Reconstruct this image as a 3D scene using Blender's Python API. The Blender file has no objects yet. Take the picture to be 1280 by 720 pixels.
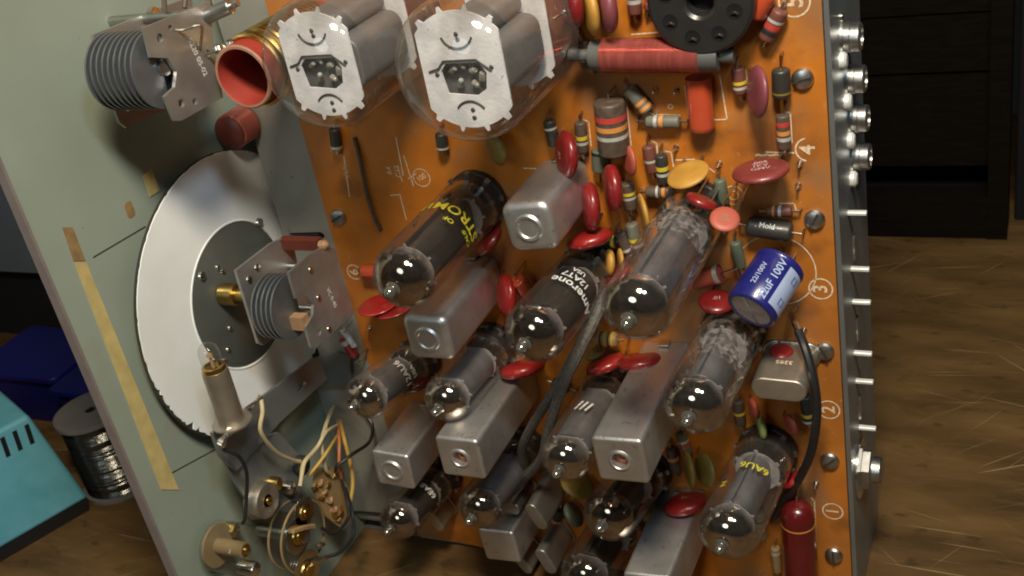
import bpy, bmesh, math, random
from mathutils import Vector as Vec, Matrix
random.seed(7)
S = 0.001                      # everything below is written in millimetres of the circuit board frame
BENCH = -143.0                 # height of the bench top in that frame
scene = bpy.context.scene
COL = scene.collection

# ------------------------------------------------------------------ frames
# board frame: u runs along the board to the right, v runs up, n points out of the board towards the viewer
CAMR = ((0.904109, -0.179583, -0.387734), (-0.039858, 0.868, -0.494963), (0.42544, 0.462954, 0.777608))
EYE = Vec((163.807, 199.373, 336.443))
F = 1400.0
B2W = Matrix(((1, 0, 0), (0, 0, -1), (0, 1, 0)))
def world(p): return Vec((p[0] * S, -p[2] * S, (p[1] - BENCH) * S))
ROW = [Vec(r) for r in CAMR]
def ray(px, py):
    a, b, c = (px - 640) / F, -(py - 360) / F, -1.0
    return ROW[0] * a + ROW[1] * b + ROW[2] * c
def bp(px, py, n=0.0):         # point seen at a pixel on the plane at height n above the board
    d = ray(px, py); return EYE + d * ((n - EYE[2]) / d[2])
def ap(px, py, u):             # ... on the plane at distance u along the board (panel side)
    d = ray(px, py); return EYE + d * ((u - EYE[0]) / d[0])
def tp(px, py, v):             # ... on the plane at height v
    d = ray(px, py); return EYE + d * ((v - EYE[1]) / d[1])
def depth(p): return -(Vec(p) - EYE).dot(ROW[2])
def ppm(p): return F / depth(p)
U, V, N = Vec((1, 0, 0)), Vec((0, 1, 0)), Vec((0, 0, 1))

def frame(z, x=None):
    z = Vec(z).normalized()
    if x is None: x = V if abs(z.dot(V)) < 0.9 else U
    x = Vec(x) - z * z.dot(Vec(x)); x.normalize()
    return x, z.cross(x), z
def spline(pts, k=6):
    pts = [Vec(p) for p in pts]
    if len(pts) < 3: return pts
    P = [pts[0] * 2 - pts[1]] + pts + [pts[-1] * 2 - pts[-2]]
    out = []
    for i in range(1, len(P) - 2):
        a, b, c, d = P[i - 1:i + 3]
        for j in range(k):
            t = j / k
            out.append(0.5 * ((2 * b) + (c - a) * t + (2 * a - 5 * b + 4 * c - d) * t * t + (3 * b - 3 * c + d - a) * t ** 3))
    out.append(pts[-1]); return out

# ------------------------------------------------------------------ mesh builder
_txt = {}
def text_mesh(s):
    if s not in _txt:
        cu = bpy.data.curves.new('lettering', 'FONT'); cu.body = s; cu.align_x = 'CENTER'; cu.align_y = 'CENTER'; cu.resolution_u = 3; cu.offset = 0.018
        ob = bpy.data.objects.new('lettering', cu)
        me = bpy.data.meshes.new_from_object(ob)
        _txt[s] = ([tuple(v.co) for v in me.vertices], [tuple(p.vertices) for p in me.polygons])
        bpy.data.objects.remove(ob); bpy.data.meshes.remove(me); bpy.data.curves.remove(cu)
    return _txt[s]

class MB:
    def __init__(s): s.v = []; s.f = []; s.m = []
    def add(s, vs, fs, mi=0):
        k = len(s.v); s.v += [Vec(p) for p in vs]
        for f in fs: s.f.append([i + k for i in f]); s.m.append(mi)
        return s
    def lathe(s, o, z, prof, seg=24, mi=0, x=None, sq=(1, 1)):
        ex, ey, ez = frame(z, x); o = Vec(o); rings = []
        for q in prof:
            r, h = q[0], q[1]; m = q[2] if len(q) > 2 else mi
            if r < 1e-6: rings.append(([len(s.v)], m)); s.v.append(o + ez * h)
            else:
                k = len(s.v)
                for i in range(seg):
                    a = 2 * math.pi * i / seg
                    s.v.append(o + ex * (r * sq[0] * math.cos(a)) + ey * (r * sq[1] * math.sin(a)) + ez * h)
                rings.append((list(range(k, k + seg)), m))
        for (A, _), (B, m) in zip(rings, rings[1:]):
            for i in range(seg):
                j = (i + 1) % seg
                if len(A) == 1 and len(B) == 1: continue
                if len(A) == 1: s.f.append([A[0], B[i], B[j]])
                elif len(B) == 1: s.f.append([A[i], A[j], B[0]])
                else: s.f.append([A[i], A[j], B[j], B[i]])
                s.m.append(m)
        return s
    def cyl(s, a, b, r, r2=None, seg=14, mi=0, bev=0.0):
        a, b = Vec(a), Vec(b); L = (b - a).length; r2 = r if r2 is None else r2
        if bev: pr = [(0, 0), (r - bev, 0), (r, bev), (r2, L - bev), (r2 - bev, L), (0, L)]
        else: pr = [(0, 0), (r, 0), (r2, L), (0, L)]
        return s.lathe(a, b - a, pr, seg, mi)
    def rod(s, pts, r, seg=7, mi=0, smooth=True):
        pts = spline(pts) if smooth else [Vec(p) for p in pts]
        x = None; k = len(s.v); n = len(pts)
        for i, p in enumerate(pts):
            t = (pts[min(i + 1, n - 1)] - pts[max(i - 1, 0)])
            ex, ey, ez = frame(t, x); x = ex
            rr = r(i / (n - 1)) if callable(r) else r
            for j in range(seg):
                a = 2 * math.pi * j / seg
                s.v.append(p + ex * (rr * math.cos(a)) + ey * (rr * math.sin(a)))
        for i in range(n - 1):
            for j in range(seg):
                l = (j + 1) % seg
                s.f.append([k + i * seg + j, k + i * seg + l, k + (i + 1) * seg + l, k + (i + 1) * seg + j]); s.m.append(mi)
        s.f.append([k + j for j in range(seg)][::-1]); s.m.append(mi)
        s.f.append([k + (n - 1) * seg + j for j in range(seg)]); s.m.append(mi)
        return s
    def rprism(s, o, x, z, w, d, h, r, top=1.0, mi=0, seg=5, taper=1.0):   # rounded can standing on o along z
        ex, ey, ez = frame(z, x); o = Vec(o)
        def ring(w, d, r, hh):
            out = []
            for cx, cy, a0 in ((1, 1, 0), (-1, 1, 90), (-1, -1, 180), (1, -1, 270)):
                for i in range(seg + 1):
                    a = math.radians(a0 + 90 * i / seg)
                    out.append(o + ex * (cx * (w / 2 - r) + r * math.cos(a)) + ey * (cy * (d / 2 - r) + r * math.sin(a)) + ez * hh)
            return out
        rings = [ring(w, d, r, 0)]
        for i in range(5):
            a = math.radians(90 * i / 4); q = top * (1 - math.cos(a))
            rings.append(ring(w * taper - 2 * q, d * taper - 2 * q, max(r - q, 0.15), h - top + top * math.sin(a)))
        k = len(s.v); m = len(rings[0])
        for R in rings: s.v += R
        for i in range(len(rings) - 1):
            for j in range(m):
                l = (j + 1) % m
                s.f.append([k + i * m + j, k + i * m + l, k + (i + 1) * m + l, k + (i + 1) * m + j]); s.m.append(mi)
        s.f.append(list(range(k, k + m))[::-1]); s.m.append(mi)
        e = k + (len(rings) - 1) * m; s.f.append(list(range(e, e + m))); s.m.append(mi)
        return s
    def box(s, o, x, y, z, sx, sy, sz, mi=0):
        o, x, y, z = Vec(o), Vec(x), Vec(y), Vec(z)
        vs = [o + x * (sx / 2 * i) + y * (sy / 2 * j) + z * (sz / 2 * k) for i in (-1, 1) for j in (-1, 1) for k in (-1, 1)]
        return s.add(vs, [(0, 1, 3, 2), (4, 6, 7, 5), (0, 4, 5, 1), (2, 3, 7, 6), (0, 2, 6, 4), (1, 5, 7, 3)], mi)
    def plate(s, pts, nrm, th, holes=(), mi=0):      # flat sheet: outline (and holes) given as points, extruded along nrm by th
        bm = bmesh.new(); loops = [[Vec(p) for p in pts]] + [[Vec(p) for p in h] for h in holes]
        edges = []
        for L in loops:
            vs = [bm.verts.new(p) for p in L]
            for i in range(len(vs)): edges.append(bm.edges.new((vs[i], vs[(i + 1) % len(vs)])))
        bmesh.ops.triangle_fill(bm, use_beauty=True, use_dissolve=False, edges=edges, normal=Vec(nrm))
        bm.verts.index_update(); off = Vec(nrm).normalized() * th
        base = [v.co.copy() for v in bm.verts]; tri = [[v.index for v in f.verts] for f in bm.faces]; n = len(base)
        fs = list(tri) + [[i + n for i in t][::-1] for t in tri]; k = 0
        for L in loops:
            m = len(L)
            for i in range(m):
                a, b = k + i, k + (i + 1) % m; fs.append([a, b, b + n, a + n])
            k += m
        bm.free()
        return s.add(base + [p + off for p in base], fs, mi)
    def text(s, t, size, o, x, y, mi=0, wrap=None):
        vs, fs = text_mesh(t); o, x, y = Vec(o), Vec(x), Vec(y); out = []
        for p in vs:
            a, b = p[0] * size, p[1] * size
            if wrap: # (axis point, axis dir, radius): o lies on the cylinder, x is tangent, y along the axis
                c, ax, r = wrap; out_n = (o - c); out_n = (out_n - ax * out_n.dot(ax)).normalized()
                th = a / r
                out.append(o - out_n * r + (out_n * math.cos(th) + x * math.sin(th)) * r + y * b)
            else: out.append(o + x * a + y * b)
        return s.add(out, fs, mi)

class Thing:
    def __init__(s, name, label, cat, base, M=None, group=None, solo=False):
        s.base = Vec(base); s.M = M if M is not None else Matrix.Identity(3); s.Mi = s.M.transposed(); s.solo = solo
        s.name, s.label, s.cat, s.group = name, label, cat, group; s.ob = None
        if not solo:
            s.ob = bpy.data.objects.new(name, None); s.ob.empty_display_size = 0.005; COL.objects.link(s.ob); s._tag(s.ob)
    def _tag(s, o):
        o.matrix_world = Matrix.Translation(world(s.base)) @ (B2W @ s.M).to_4x4()
        o['label'] = s.label; o['category'] = s.cat
        if s.group: o['group'] = s.group
    def part(s, name, mb, mats, parent=None, sharp=38, label=None):
        if not isinstance(mats, (list, tuple)): mats = [mats]
        me = bpy.data.meshes.new(name)
        me.from_pydata([tuple((s.Mi @ (p - s.base)) * S) for p in mb.v], [], mb.f)
        for m in mats: me.materials.append(MAT[m] if isinstance(m, str) else m)
        me.polygons.foreach_set('material_index', mb.m)
        bm = bmesh.new(); bm.from_mesh(me); bmesh.ops.recalc_face_normals(bm, faces=bm.faces); bm.to_mesh(me); bm.free()
        me.polygons.foreach_set('use_smooth', [True] * len(me.polygons))
        me.set_sharp_from_angle(angle=math.radians(sharp)); me.update()
        o = bpy.data.objects.new(name, me); COL.objects.link(o)
        if s.solo and s.ob is None: s.ob = o; s._tag(o)
        else: o.parent = parent or s.ob
        if label: o['label'] = label
        return o

def axes(z, x=None):           # matrix whose columns are the thing's own axes
    a, b, c = frame(z, x); return Matrix((a, b, c)).transposed()

# ------------------------------------------------------------------ materials
MAT = {}
def lin(c): return tuple((x / 255) ** 2.2 for x in c)
def mat(name, col, rough=0.5, metal=0.0, col2=None, scale=200.0, var=0.15, bump=0.0, bscale=None, rvar=0.0, coat=0.0, emit=None, spec=0.5, stretch=(1, 1, 1), thr=(0.35, 0.65)):
    m = bpy.data.materials.new(name); m.use_nodes = True; nt = m.node_tree; b = nt.nodes['Principled BSDF']
    b.inputs['Roughness'].default_value = rough; b.inputs['Metallic'].default_value = metal
    b.inputs['Coat Weight'].default_value = coat; b.inputs['Specular IOR Level'].default_value = spec
    b.inputs['Coat Roughness'].default_value = 0.08
    tc = nt.nodes.new('ShaderNodeTexCoord'); mp = nt.nodes.new('ShaderNodeMapping'); mp.inputs['Scale'].default_value = stretch
    nt.links.new(tc.outputs['Object'], mp.inputs['Vector'])
    nz = nt.nodes.new('ShaderNodeTexNoise'); nz.inputs['Scale'].default_value = scale; nz.inputs['Detail'].default_value = 6
    nt.links.new(mp.outputs['Vector'], nz.inputs['Vector'])
    rp = nt.nodes.new('ShaderNodeValToRGB'); c2 = col2 or tuple(x * (1 - var) for x in col)
    rp.color_ramp.elements[0].color = (*c2, 1); rp.color_ramp.elements[1].color = (*col, 1)
    rp.color_ramp.elements[0].position, rp.color_ramp.elements[1].position = thr
    nt.links.new(nz.outputs['Fac'], rp.inputs['Fac']); nt.links.new(rp.outputs['Color'], b.inputs['Base Color'])
    if rvar:
        mr = nt.nodes.new('ShaderNodeMapRange'); mr.inputs['To Min'].default_value = max(0, rough - rvar); mr.inputs['To Max'].default_value = min(1, rough + rvar)
        n3 = nt.nodes.new('ShaderNodeTexNoise'); n3.inputs['Scale'].default_value = scale * 1.7; n3.inputs['Detail'].default_value = 4
        nt.links.new(mp.outputs['Vector'], n3.inputs['Vector'])
        nt.links.new(n3.outputs['Fac'], mr.inputs['Value']); nt.links.new(mr.outputs['Result'], b.inputs['Roughness'])
    if bump:
        n2 = nt.nodes.new('ShaderNodeTexNoise'); n2.inputs['Scale'].default_value = bscale or scale * 4; n2.inputs['Detail'].default_value = 4
        nt.links.new(mp.outputs['Vector'], n2.inputs['Vector'])
        bu = nt.nodes.new('ShaderNodeBump'); bu.inputs['Strength'].default_value = bump; bu.inputs['Distance'].default_value = 0.0005
        nt.links.new(n2.outputs['Fac'], bu.inputs['Height']); nt.links.new(bu.outputs['Normal'], b.inputs['Normal'])
    MAT[name] = m; return m
def layer_mix(m, col, scale, lo, hi, detail=5, stretch=(1, 1, 1), rot=(0, 0, 0), fac=1.0, seed=(0, 0, 0), texture=False):
    # a further patchy layer (stains, dust, scratches with a shape of their own) over the base colour
    nt = m.node_tree; b = nt.nodes['Principled BSDF']; src = b.inputs['Base Color'].links[0].from_socket
    tc = nt.nodes.new('ShaderNodeTexCoord'); mp = nt.nodes.new('ShaderNodeMapping')
    mp.inputs['Scale'].default_value = stretch; mp.inputs['Rotation'].default_value = rot; mp.inputs['Location'].default_value = seed
    if texture: mp.vector_type = 'TEXTURE'
    nz = nt.nodes.new('ShaderNodeTexNoise'); nz.inputs['Scale'].default_value = scale; nz.inputs['Detail'].default_value = detail
    mr = nt.nodes.new('ShaderNodeMapRange'); mr.inputs['From Min'].default_value = lo; mr.inputs['From Max'].default_value = hi; mr.inputs['To Max'].default_value = fac
    mx = nt.nodes.new('ShaderNodeMix'); mx.data_type = 'RGBA'; mx.inputs[7].default_value = (*col, 1)
    nt.links.new(tc.outputs['Object'], mp.inputs['Vector']); nt.links.new(mp.outputs['Vector'], nz.inputs['Vector'])
    nt.links.new(nz.outputs['Fac'], mr.inputs['Value']); nt.links.new(mr.outputs['Result'], mx.inputs[0])
    nt.links.new(src, mx.inputs[6]); nt.links.new(mx.outputs[2], b.inputs['Base Color'])

mat('board', (0.52, 0.172, 0.017), 0.42, col2=(0.42, 0.13, 0.014), scale=60, rvar=0.1, bump=0.05, bscale=900)
layer_mix(MAT['board'], (0.27, 0.155, 0.08), 26, 0.52, 0.64, 9, fac=0.7)
layer_mix(MAT['board'], (0.25, 0.095, 0.022), 11, 0.49, 0.66, 9, fac=0.6, seed=(.7, .2, .5))
layer_mix(MAT['board'], (0.45, 0.30, 0.17), 420, 0.66, 0.74, 3, fac=0.45, seed=(.1, .6, .5))
layer_mix(MAT['board'], (0.11, 0.04, 0.012), 45, 0.56, 0.72, 8, fac=0.7, seed=(.3, .1, .2))
mat('ink', (0.80, 0.62, 0.42), 0.7, scale=900, var=0.35)
mat('chassis', (0.33, 0.325, 0.29), 0.5, 0.25, col2=(0.26, 0.255, 0.23), scale=40, rvar=0.12, bump=0.04, bscale=800)
layer_mix(MAT['chassis'], (0.16, 0.16, 0.15), 300, 0.68, 0.74, 3, fac=0.8)
mat('apron', (0.30, 0.32, 0.32), 0.42, 0.75, scale=40, rvar=0.1, bump=0.03)
mat('panel', (0.255, 0.30, 0.245), 0.6, col2=(0.22, 0.26, 0.21), scale=18, bump=0.06, bscale=1500)
layer_mix(MAT['panel'], (0.23, 0.18, 0.11), 26, 0.63, 0.76, 6, fac=0.5)
layer_mix(MAT['panel'], (0.17, 0.15, 0.12), 260, 0.74, 0.8, 2, fac=0.6)
mat('panel_edge', (0.20, 0.17, 0.16), 0.6, scale=120)
mat('tape', (0.52, 0.42, 0.17), 0.7, col2=(0.42, 0.33, 0.13), scale=160, stretch=(1, 1, 3), bump=0.1, bscale=1200)
mat('tape_worn', (0.27, 0.18, 0.07), 0.8, col2=(0.2, 0.12, 0.05), scale=250)
mat('white', (0.80, 0.83, 0.82), 0.95, col2=(0.70, 0.73, 0.71), scale=30, bump=0.05, spec=0.15)
layer_mix(MAT['white'], (0.10, 0.08, 0.07), 120, 0.72, 0.76, 5, fac=0.7)
mat('dial_dark', (0.21, 0.235, 0.215), 0.34, 0.7, scale=60, rvar=0.1)
mat('alu', (0.68, 0.67, 0.66), 0.42, 0.9, col2=(0.55, 0.55, 0.54), scale=70, rvar=0.1, bump=0.10, bscale=700)
layer_mix(MAT['alu'], (0.28, 0.27, 0.25), 380, 0.64, 0.72, 3, fac=0.6)
layer_mix(MAT['alu'], (0.36, 0.34, 0.31), 55, 0.5, 0.7, 7, fac=0.6)
mat('steel', (0.55, 0.55, 0.53), 0.36, 1.0, scale=150, rvar=0.1, var=0.3)
mat('capframe', (0.40, 0.395, 0.37), 0.45, 0.75, col2=(0.30, 0.29, 0.27), scale=80, rvar=0.1, bump=0.06)
mat('fins', (0.25, 0.27, 0.29), 0.42, 0.8, scale=200)
mat('copperish', (0.55, 0.33, 0.18), 0.5, 0.5, scale=300)
mat('brass', (0.62, 0.43, 0.14), 0.28, 1.0, scale=200)
mat('solder', (0.72, 0.70, 0.64), 0.22, 1.0, scale=400)
mat('tinned', (0.80, 0.80, 0.76), 0.45, 0.35, scale=300)
mat('wire', (0.58, 0.50, 0.38), 0.32, 1.0, scale=400)
mat('gold', (0.75, 0.52, 0.18), 0.25, 1.0, scale=400)
mat('red', (0.23, 0.013, 0.014), 0.33, col2=(0.17, 0.010, 0.010), scale=90, coat=0.2, bump=0.3, bscale=170)
mat('brightred', (0.31, 0.016, 0.014), 0.31, col2=(0.23, 0.012, 0.011), scale=90, coat=0.25, bump=0.3, bscale=170)
mat('maroon', (0.21, 0.035, 0.03), 0.38, col2=(0.17, 0.028, 0.024), scale=90, coat=0.2, bump=0.05)
mat('mauve', (0.22, 0.055, 0.07), 0.42, col2=(0.17, 0.04, 0.05), scale=90, coat=0.1, bump=0.05)
for nm in ('red', 'brightred', 'maroon', 'mauve'):
    layer_mix(MAT[nm], (0.34, 0.19, 0.15), 240, 0.56, 0.74, 6, fac=0.28)
mat('coral', (0.42, 0.09, 0.055), 0.5, col2=(0.34, 0.07, 0.045), scale=120, bump=0.05)
mat('yellow', (0.50, 0.27, 0.045), 0.5, col2=(0.38, 0.19, 0.03), scale=150, bump=0.1, bscale=700)
mat('olive', (0.24, 0.17, 0.035), 0.5, col2=(0.18, 0.12, 0.025), scale=150, bump=0.05)
mat('orange', (0.50, 0.075, 0.03), 0.28, col2=(0.43, 0.06, 0.022), scale=80, coat=0.3, bump=0.03, bscale=200)
mat('green', (0.23, 0.30, 0.10), 0.4, scale=150)
mat('darkred', (0.12, 0.008, 0.008), 0.25, col2=(0.085, 0.006, 0.006), scale=60, coat=0.3, bump=0.04, bscale=150)
mat('rbrown', (0.10, 0.07, 0.05), 0.5, col2=(0.065, 0.045, 0.032), scale=400, bump=0.08)
mat('rred', (0.15, 0.05, 0.035), 0.5, scale=400, bump=0.08)
mat('rgrey', (0.15, 0.145, 0.11), 0.5, scale=400, bump=0.08)
mat('rdark', (0.035, 0.033, 0.028), 0.4, scale=400, bump=0.08)
mat('rgreen', (0.11, 0.13, 0.09), 0.45, scale=300, bump=0.05)
mat('tan', (0.30, 0.20, 0.10), 0.5, scale=300)
mat('bandy', (0.62, 0.45, 0.03), 0.45, scale=500); mat('bands', (0.55, 0.55, 0.50), 0.4, 0.3, scale=500)
mat('bando', (0.62, 0.25, 0.06), 0.45, scale=500); mat('bandr', (0.48, 0.05, 0.04), 0.45, scale=500)
mat('bandk', (0.02, 0.02, 0.02), 0.45, scale=500)
mat('blue', (0.014, 0.016, 0.15), 0.3, scale=90, coat=0.4)
mat('paleblue', (0.34, 0.42, 0.60), 0.35, scale=90, coat=0.3)
mat('capend', (0.48, 0.38, 0.37), 0.5, 0.0, scale=200)
mat('print_white', (0.75, 0.75, 0.72), 0.6, scale=900, var=0.4); mat('print_yellow', (0.62, 0.55, 0.03), 0.6, scale=900, var=0.4)
mat('print_blue', (0.10, 0.12, 0.35), 0.5); mat('print_pink', (0.62, 0.38, 0.36), 0.6, scale=700, var=0.5)
mat('black', (0.014, 0.014, 0.015), 0.42, scale=100, bump=0.05)
mat('phenolic', (0.022, 0.021, 0.02), 0.33, scale=200, bump=0.06)
mat('plate_dark', (0.045, 0.042, 0.038), 0.5, 0.2, scale=200); mat('plate_grey', (0.20, 0.20, 0.215), 0.46, 0.5, col2=(0.13, 0.13, 0.14), scale=150, bump=0.1)
mat('plate_big', (0.17, 0.175, 0.18), 0.5, 0.35, col2=(0.12, 0.125, 0.13), scale=70, bump=0.1)
mat('mica', (0.36, 0.345, 0.35), 0.5, col2=(0.22, 0.21, 0.22), scale=260, bump=0.15)
mat('mica_white', (0.74, 0.73, 0.77), 0.8, col2=(0.54, 0.54, 0.58), scale=130, bump=0.25, bscale=900)
layer_mix(MAT['mica_white'], (0.26, 0.22, 0.20), 48, 0.54, 0.72, 6, fac=0.65, seed=(.2, .1, 0))
layer_mix(MAT['mica_white'], (0.22, 0.22, 0.24), 520, 0.66, 0.74, 4, fac=0.8)
mat('mica_flake', (0.46, 0.44, 0.43), 0.6, 0.0, col2=(0.34, 0.32, 0.32), scale=420, bump=0.4, bscale=900, thr=(0.45, 0.55))
def patchy_alpha(name, scale, lo, hi, stretch):
    m = MAT[name]; nt = m.node_tree; b = nt.nodes['Principled BSDF']; tc = nt.nodes.new('ShaderNodeTexCoord'); mp = nt.nodes.new('ShaderNodeMapping'); mp.inputs['Scale'].default_value = stretch
    nz = nt.nodes.new('ShaderNodeTexNoise'); nz.inputs['Scale'].default_value = scale; nz.inputs['Detail'].default_value = 7; nz.inputs['Distortion'].default_value = 1.2
    mr = nt.nodes.new('ShaderNodeMapRange'); mr.inputs['From Min'].default_value = lo; mr.inputs['From Max'].default_value = hi
    nt.links.new(tc.outputs['Object'], mp.inputs['Vector']); nt.links.new(mp.outputs['Vector'], nz.inputs['Vector']); nt.links.new(nz.outputs['Fac'], mr.inputs['Value']); nt.links.new(mr.outputs['Result'], b.inputs['Alpha'])
patchy_alpha('mica_flake', 330, 0.44, 0.92, (1, 1, .8))
mat('ceramic', (0.42, 0.41, 0.38), 0.3, 0.3, col2=(0.22, 0.21, 0.19), scale=500)
mat('tip_glass', (0.30, 0.29, 0.26), 0.06, 0.8, scale=300)
mat('formred', (0.30, 0.032, 0.018), 0.6, col2=(0.23, 0.024, 0.014), scale=90, bump=0.06)
mat('slug', (0.34, 0.12, 0.05), 0.5, scale=200)
mat('formrim', (0.32, 0.17, 0.11), 0.7, scale=200)
mat('choke', (0.50, 0.16, 0.13), 0.2, 0.55, col2=(0.40, 0.11, 0.09), scale=120, stretch=(6, 1, 1), coat=0.3)
mat('chokeform', (0.09, 0.095, 0.09), 0.5, scale=200, bump=0.06)
mat('braid', (0.115, 0.105, 0.085), 0.65, col2=(0.05, 0.045, 0.04), scale=900, bump=0.4, bscale=2500)
mat('cream', (0.55, 0.46, 0.26), 0.55, scale=200); mat('wyellow', (0.55, 0.36, 0.08), 0.5, scale=200); mat('worange', (0.50, 0.18, 0.06), 0.5, scale=200)
mat('tin', (0.48, 0.44, 0.36), 0.42, 0.85, col2=(0.38, 0.34, 0.28), scale=120, rvar=0.1, bump=0.08)
mat('crystal_dark', (0.34, 0.33, 0.30), 0.42, 0.85, scale=150, rvar=0.1, bump=0.08)
mat('bracket', (0.26, 0.28, 0.28), 0.42, 0.6, scale=60, rvar=0.1, bump=0.05)
mat('fibre', (0.12, 0.026, 0.016), 0.45, scale=150); mat('wafer', (0.30, 0.20, 0.09), 0.55, scale=120)
mat('cyan', (0.12, 0.36, 0.45), 0.5, col2=(0.085, 0.31, 0.38), scale=60, bump=0.15, bscale=1800)
mat('cyan_top', (0.12, 0.30, 0.33), 0.5, scale=60, bump=0.15, bscale=1800)
mat('solderwire', (0.12, 0.12, 0.11), 0.25, 0.9, scale=120, bump=0.5, bscale=350); mat('spool', (0.15, 0.145, 0.14), 0.5, scale=60, bump=0.04)
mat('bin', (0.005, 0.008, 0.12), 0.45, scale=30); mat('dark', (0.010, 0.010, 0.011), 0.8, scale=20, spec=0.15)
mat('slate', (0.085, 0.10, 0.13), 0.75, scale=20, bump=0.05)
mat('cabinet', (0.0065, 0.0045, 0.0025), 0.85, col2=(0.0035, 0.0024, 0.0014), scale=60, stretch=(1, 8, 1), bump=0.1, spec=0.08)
mat('bench', (0.150, 0.086, 0.031), 0.6, col2=(0.075, 0.041, 0.014), scale=30, stretch=(0.5, 1, 1.9), rvar=0.12, bump=0.2, bscale=160, thr=(0.34, 0.68))
bn = MAT['bench']; bn.node_tree.nodes['Principled BSDF'].inputs['Specular IOR Level'].default_value = 0.25
layer_mix(bn, (0.030, 0.016, 0.008), 7, 0.48, 0.66, 8, stretch=(0.5, 1, 1.6), fac=0.7)
layer_mix(bn, (0.19, 0.125, 0.058), 210, 0.54, 0.74, 7, stretch=(0.3, 1, 1.4), fac=0.28)
layer_mix(bn, (0.02, 0.012, 0.006), 120, 0.60, 0.70, 6, stretch=(0.6, 1, 1.2), fac=0.55)
for k, (rz, sd) in enumerate(((0.45, 1.0), (-0.3, 2.0), (0.95, 3.0), (-0.8, 4.0), (0.12, 5.0), (-0.05, 6.0), (0.7, 7.0))):
    layer_mix(bn, (0.36, 0.26, 0.13), 1.0, 0.70, 0.75, 2, stretch=(0.10, 1, 0.0014), rot=(0, rz, 0), fac=0.7, seed=(sd * .37, 0, sd * .21), texture=True)

def glass(name, tint, dust_rim=0.04):
    m = bpy.data.materials.new(name); m.use_nodes = True; nt = m.node_tree; nt.nodes.clear()
    out = nt.nodes.new('ShaderNodeOutputMaterial'); mx = nt.nodes.new('ShaderNodeMixShader'); tr = nt.nodes.new('ShaderNodeBsdfTransparent'); gl = nt.nodes.new('ShaderNodeBsdfGlossy')
    fr = nt.nodes.new('ShaderNodeFresnel'); fr.inputs['IOR'].default_value = 1.5; ge = nt.nodes.new('ShaderNodeNewGeometry'); mi = nt.nodes.new('ShaderNodeMapRange'); mi.inputs['To Min'].default_value = 1.5; mi.inputs['To Max'].default_value = 1 / 1.5; nt.links.new(ge.outputs['Backfacing'], mi.inputs['Value']); nt.links.new(mi.outputs['Result'], fr.inputs['IOR']); tr.inputs['Color'].default_value = (*tint, 1)
    nz = nt.nodes.new('ShaderNodeTexNoise'); nz.inputs['Scale'].default_value = 300; mr = nt.nodes.new('ShaderNodeMapRange'); mr.inputs['To Min'].default_value = 0.02; mr.inputs['To Max'].default_value = 0.09
    nt.links.new(nz.outputs['Fac'], mr.inputs['Value']); nt.links.new(mr.outputs['Result'], gl.inputs['Roughness'])
    df = nt.nodes.new('ShaderNodeBsdfDiffuse'); df.inputs['Color'].default_value = (.62, .60, .54, 1)      # film of dust; its pale edge-on rim stands in for reflected room light
    lw = nt.nodes.new('ShaderNodeLayerWeight'); pw_ = nt.nodes.new('ShaderNodeMath'); pw_.operation = 'POWER'; pw_.inputs[1].default_value = 3.0
    ma = nt.nodes.new('ShaderNodeMath'); ma.operation = 'MULTIPLY_ADD'; ma.inputs[1].default_value = dust_rim * 6; 
    n2 = nt.nodes.new('ShaderNodeTexNoise'); n2.inputs['Scale'].default_value = 130; n2.inputs['Detail'].default_value = 8
    m2 = nt.nodes.new('ShaderNodeMapRange'); m2.inputs['From Min'].default_value = .4; m2.inputs['From Max'].default_value = .72; m2.inputs['To Min'].default_value = dust_rim * .25; m2.inputs['To Max'].default_value = dust_rim * 2.2
    md = nt.nodes.new('ShaderNodeMixShader')
    nt.links.new(lw.outputs['Facing'], pw_.inputs[0]); nt.links.new(pw_.outputs[0], ma.inputs[0]); nt.links.new(n2.outputs['Fac'], m2.inputs['Value']); nt.links.new(m2.outputs['Result'], ma.inputs[2])
    nt.links.new(ma.outputs[0], md.inputs['Fac']); nt.links.new(tr.outputs['BSDF'], md.inputs[1]); nt.links.new(df.outputs['BSDF'], md.inputs[2])
    nt.links.new(fr.outputs['Fac'], mx.inputs['Fac']); nt.links.new(md.outputs['Shader'], mx.inputs[1]); nt.links.new(gl.outputs['BSDF'], mx.inputs[2]); nt.links.new(mx.outputs['Shader'], out.inputs['Surface'])
    MAT[name] = m
glass('glass', (0.93, 0.92, 0.90), 0.016); glass('glass_big', (0.93, 0.93, 0.91), 0.032); glass('glass_smoked', (0.82, 0.79, 0.76), 0.012); glass('clear', (0.86, 0.88, 0.86), 0.02)
def getter_mat():
    m = mat('getter', (0.60, 0.52, 0.44), 0.08, 1.0, scale=150, var=0.3); nt = m.node_tree; b = nt.nodes['Principled BSDF']
    tc = nt.nodes.new('ShaderNodeTexCoord'); sp = nt.nodes.new('ShaderNodeSeparateXYZ'); nz = nt.nodes.new('ShaderNodeTexNoise'); nz.inputs['Scale'].default_value = 120
    ad = nt.nodes.new('ShaderNodeMath'); ad.operation = 'MULTIPLY_ADD'; ad.inputs[1].default_value = 0.35
    mr = nt.nodes.new('ShaderNodeMapRange'); mr.inputs['From Min'].default_value = 0.20; mr.inputs['From Max'].default_value = 0.62; mr.inputs['To Max'].default_value = 0.93
    nt.links.new(tc.outputs['Generated'], sp.inputs['Vector']); nt.links.new(nz.outputs['Fac'], ad.inputs[0]); nt.links.new(tc.outputs['Object'], nz.inputs['Vector'])
    nt.links.new(sp.outputs['Z'], ad.inputs[2]); nt.links.new(ad.outputs[0], mr.inputs['Value']); nt.links.new(mr.outputs['Result'], b.inputs['Alpha'])
getter_mat()

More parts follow.
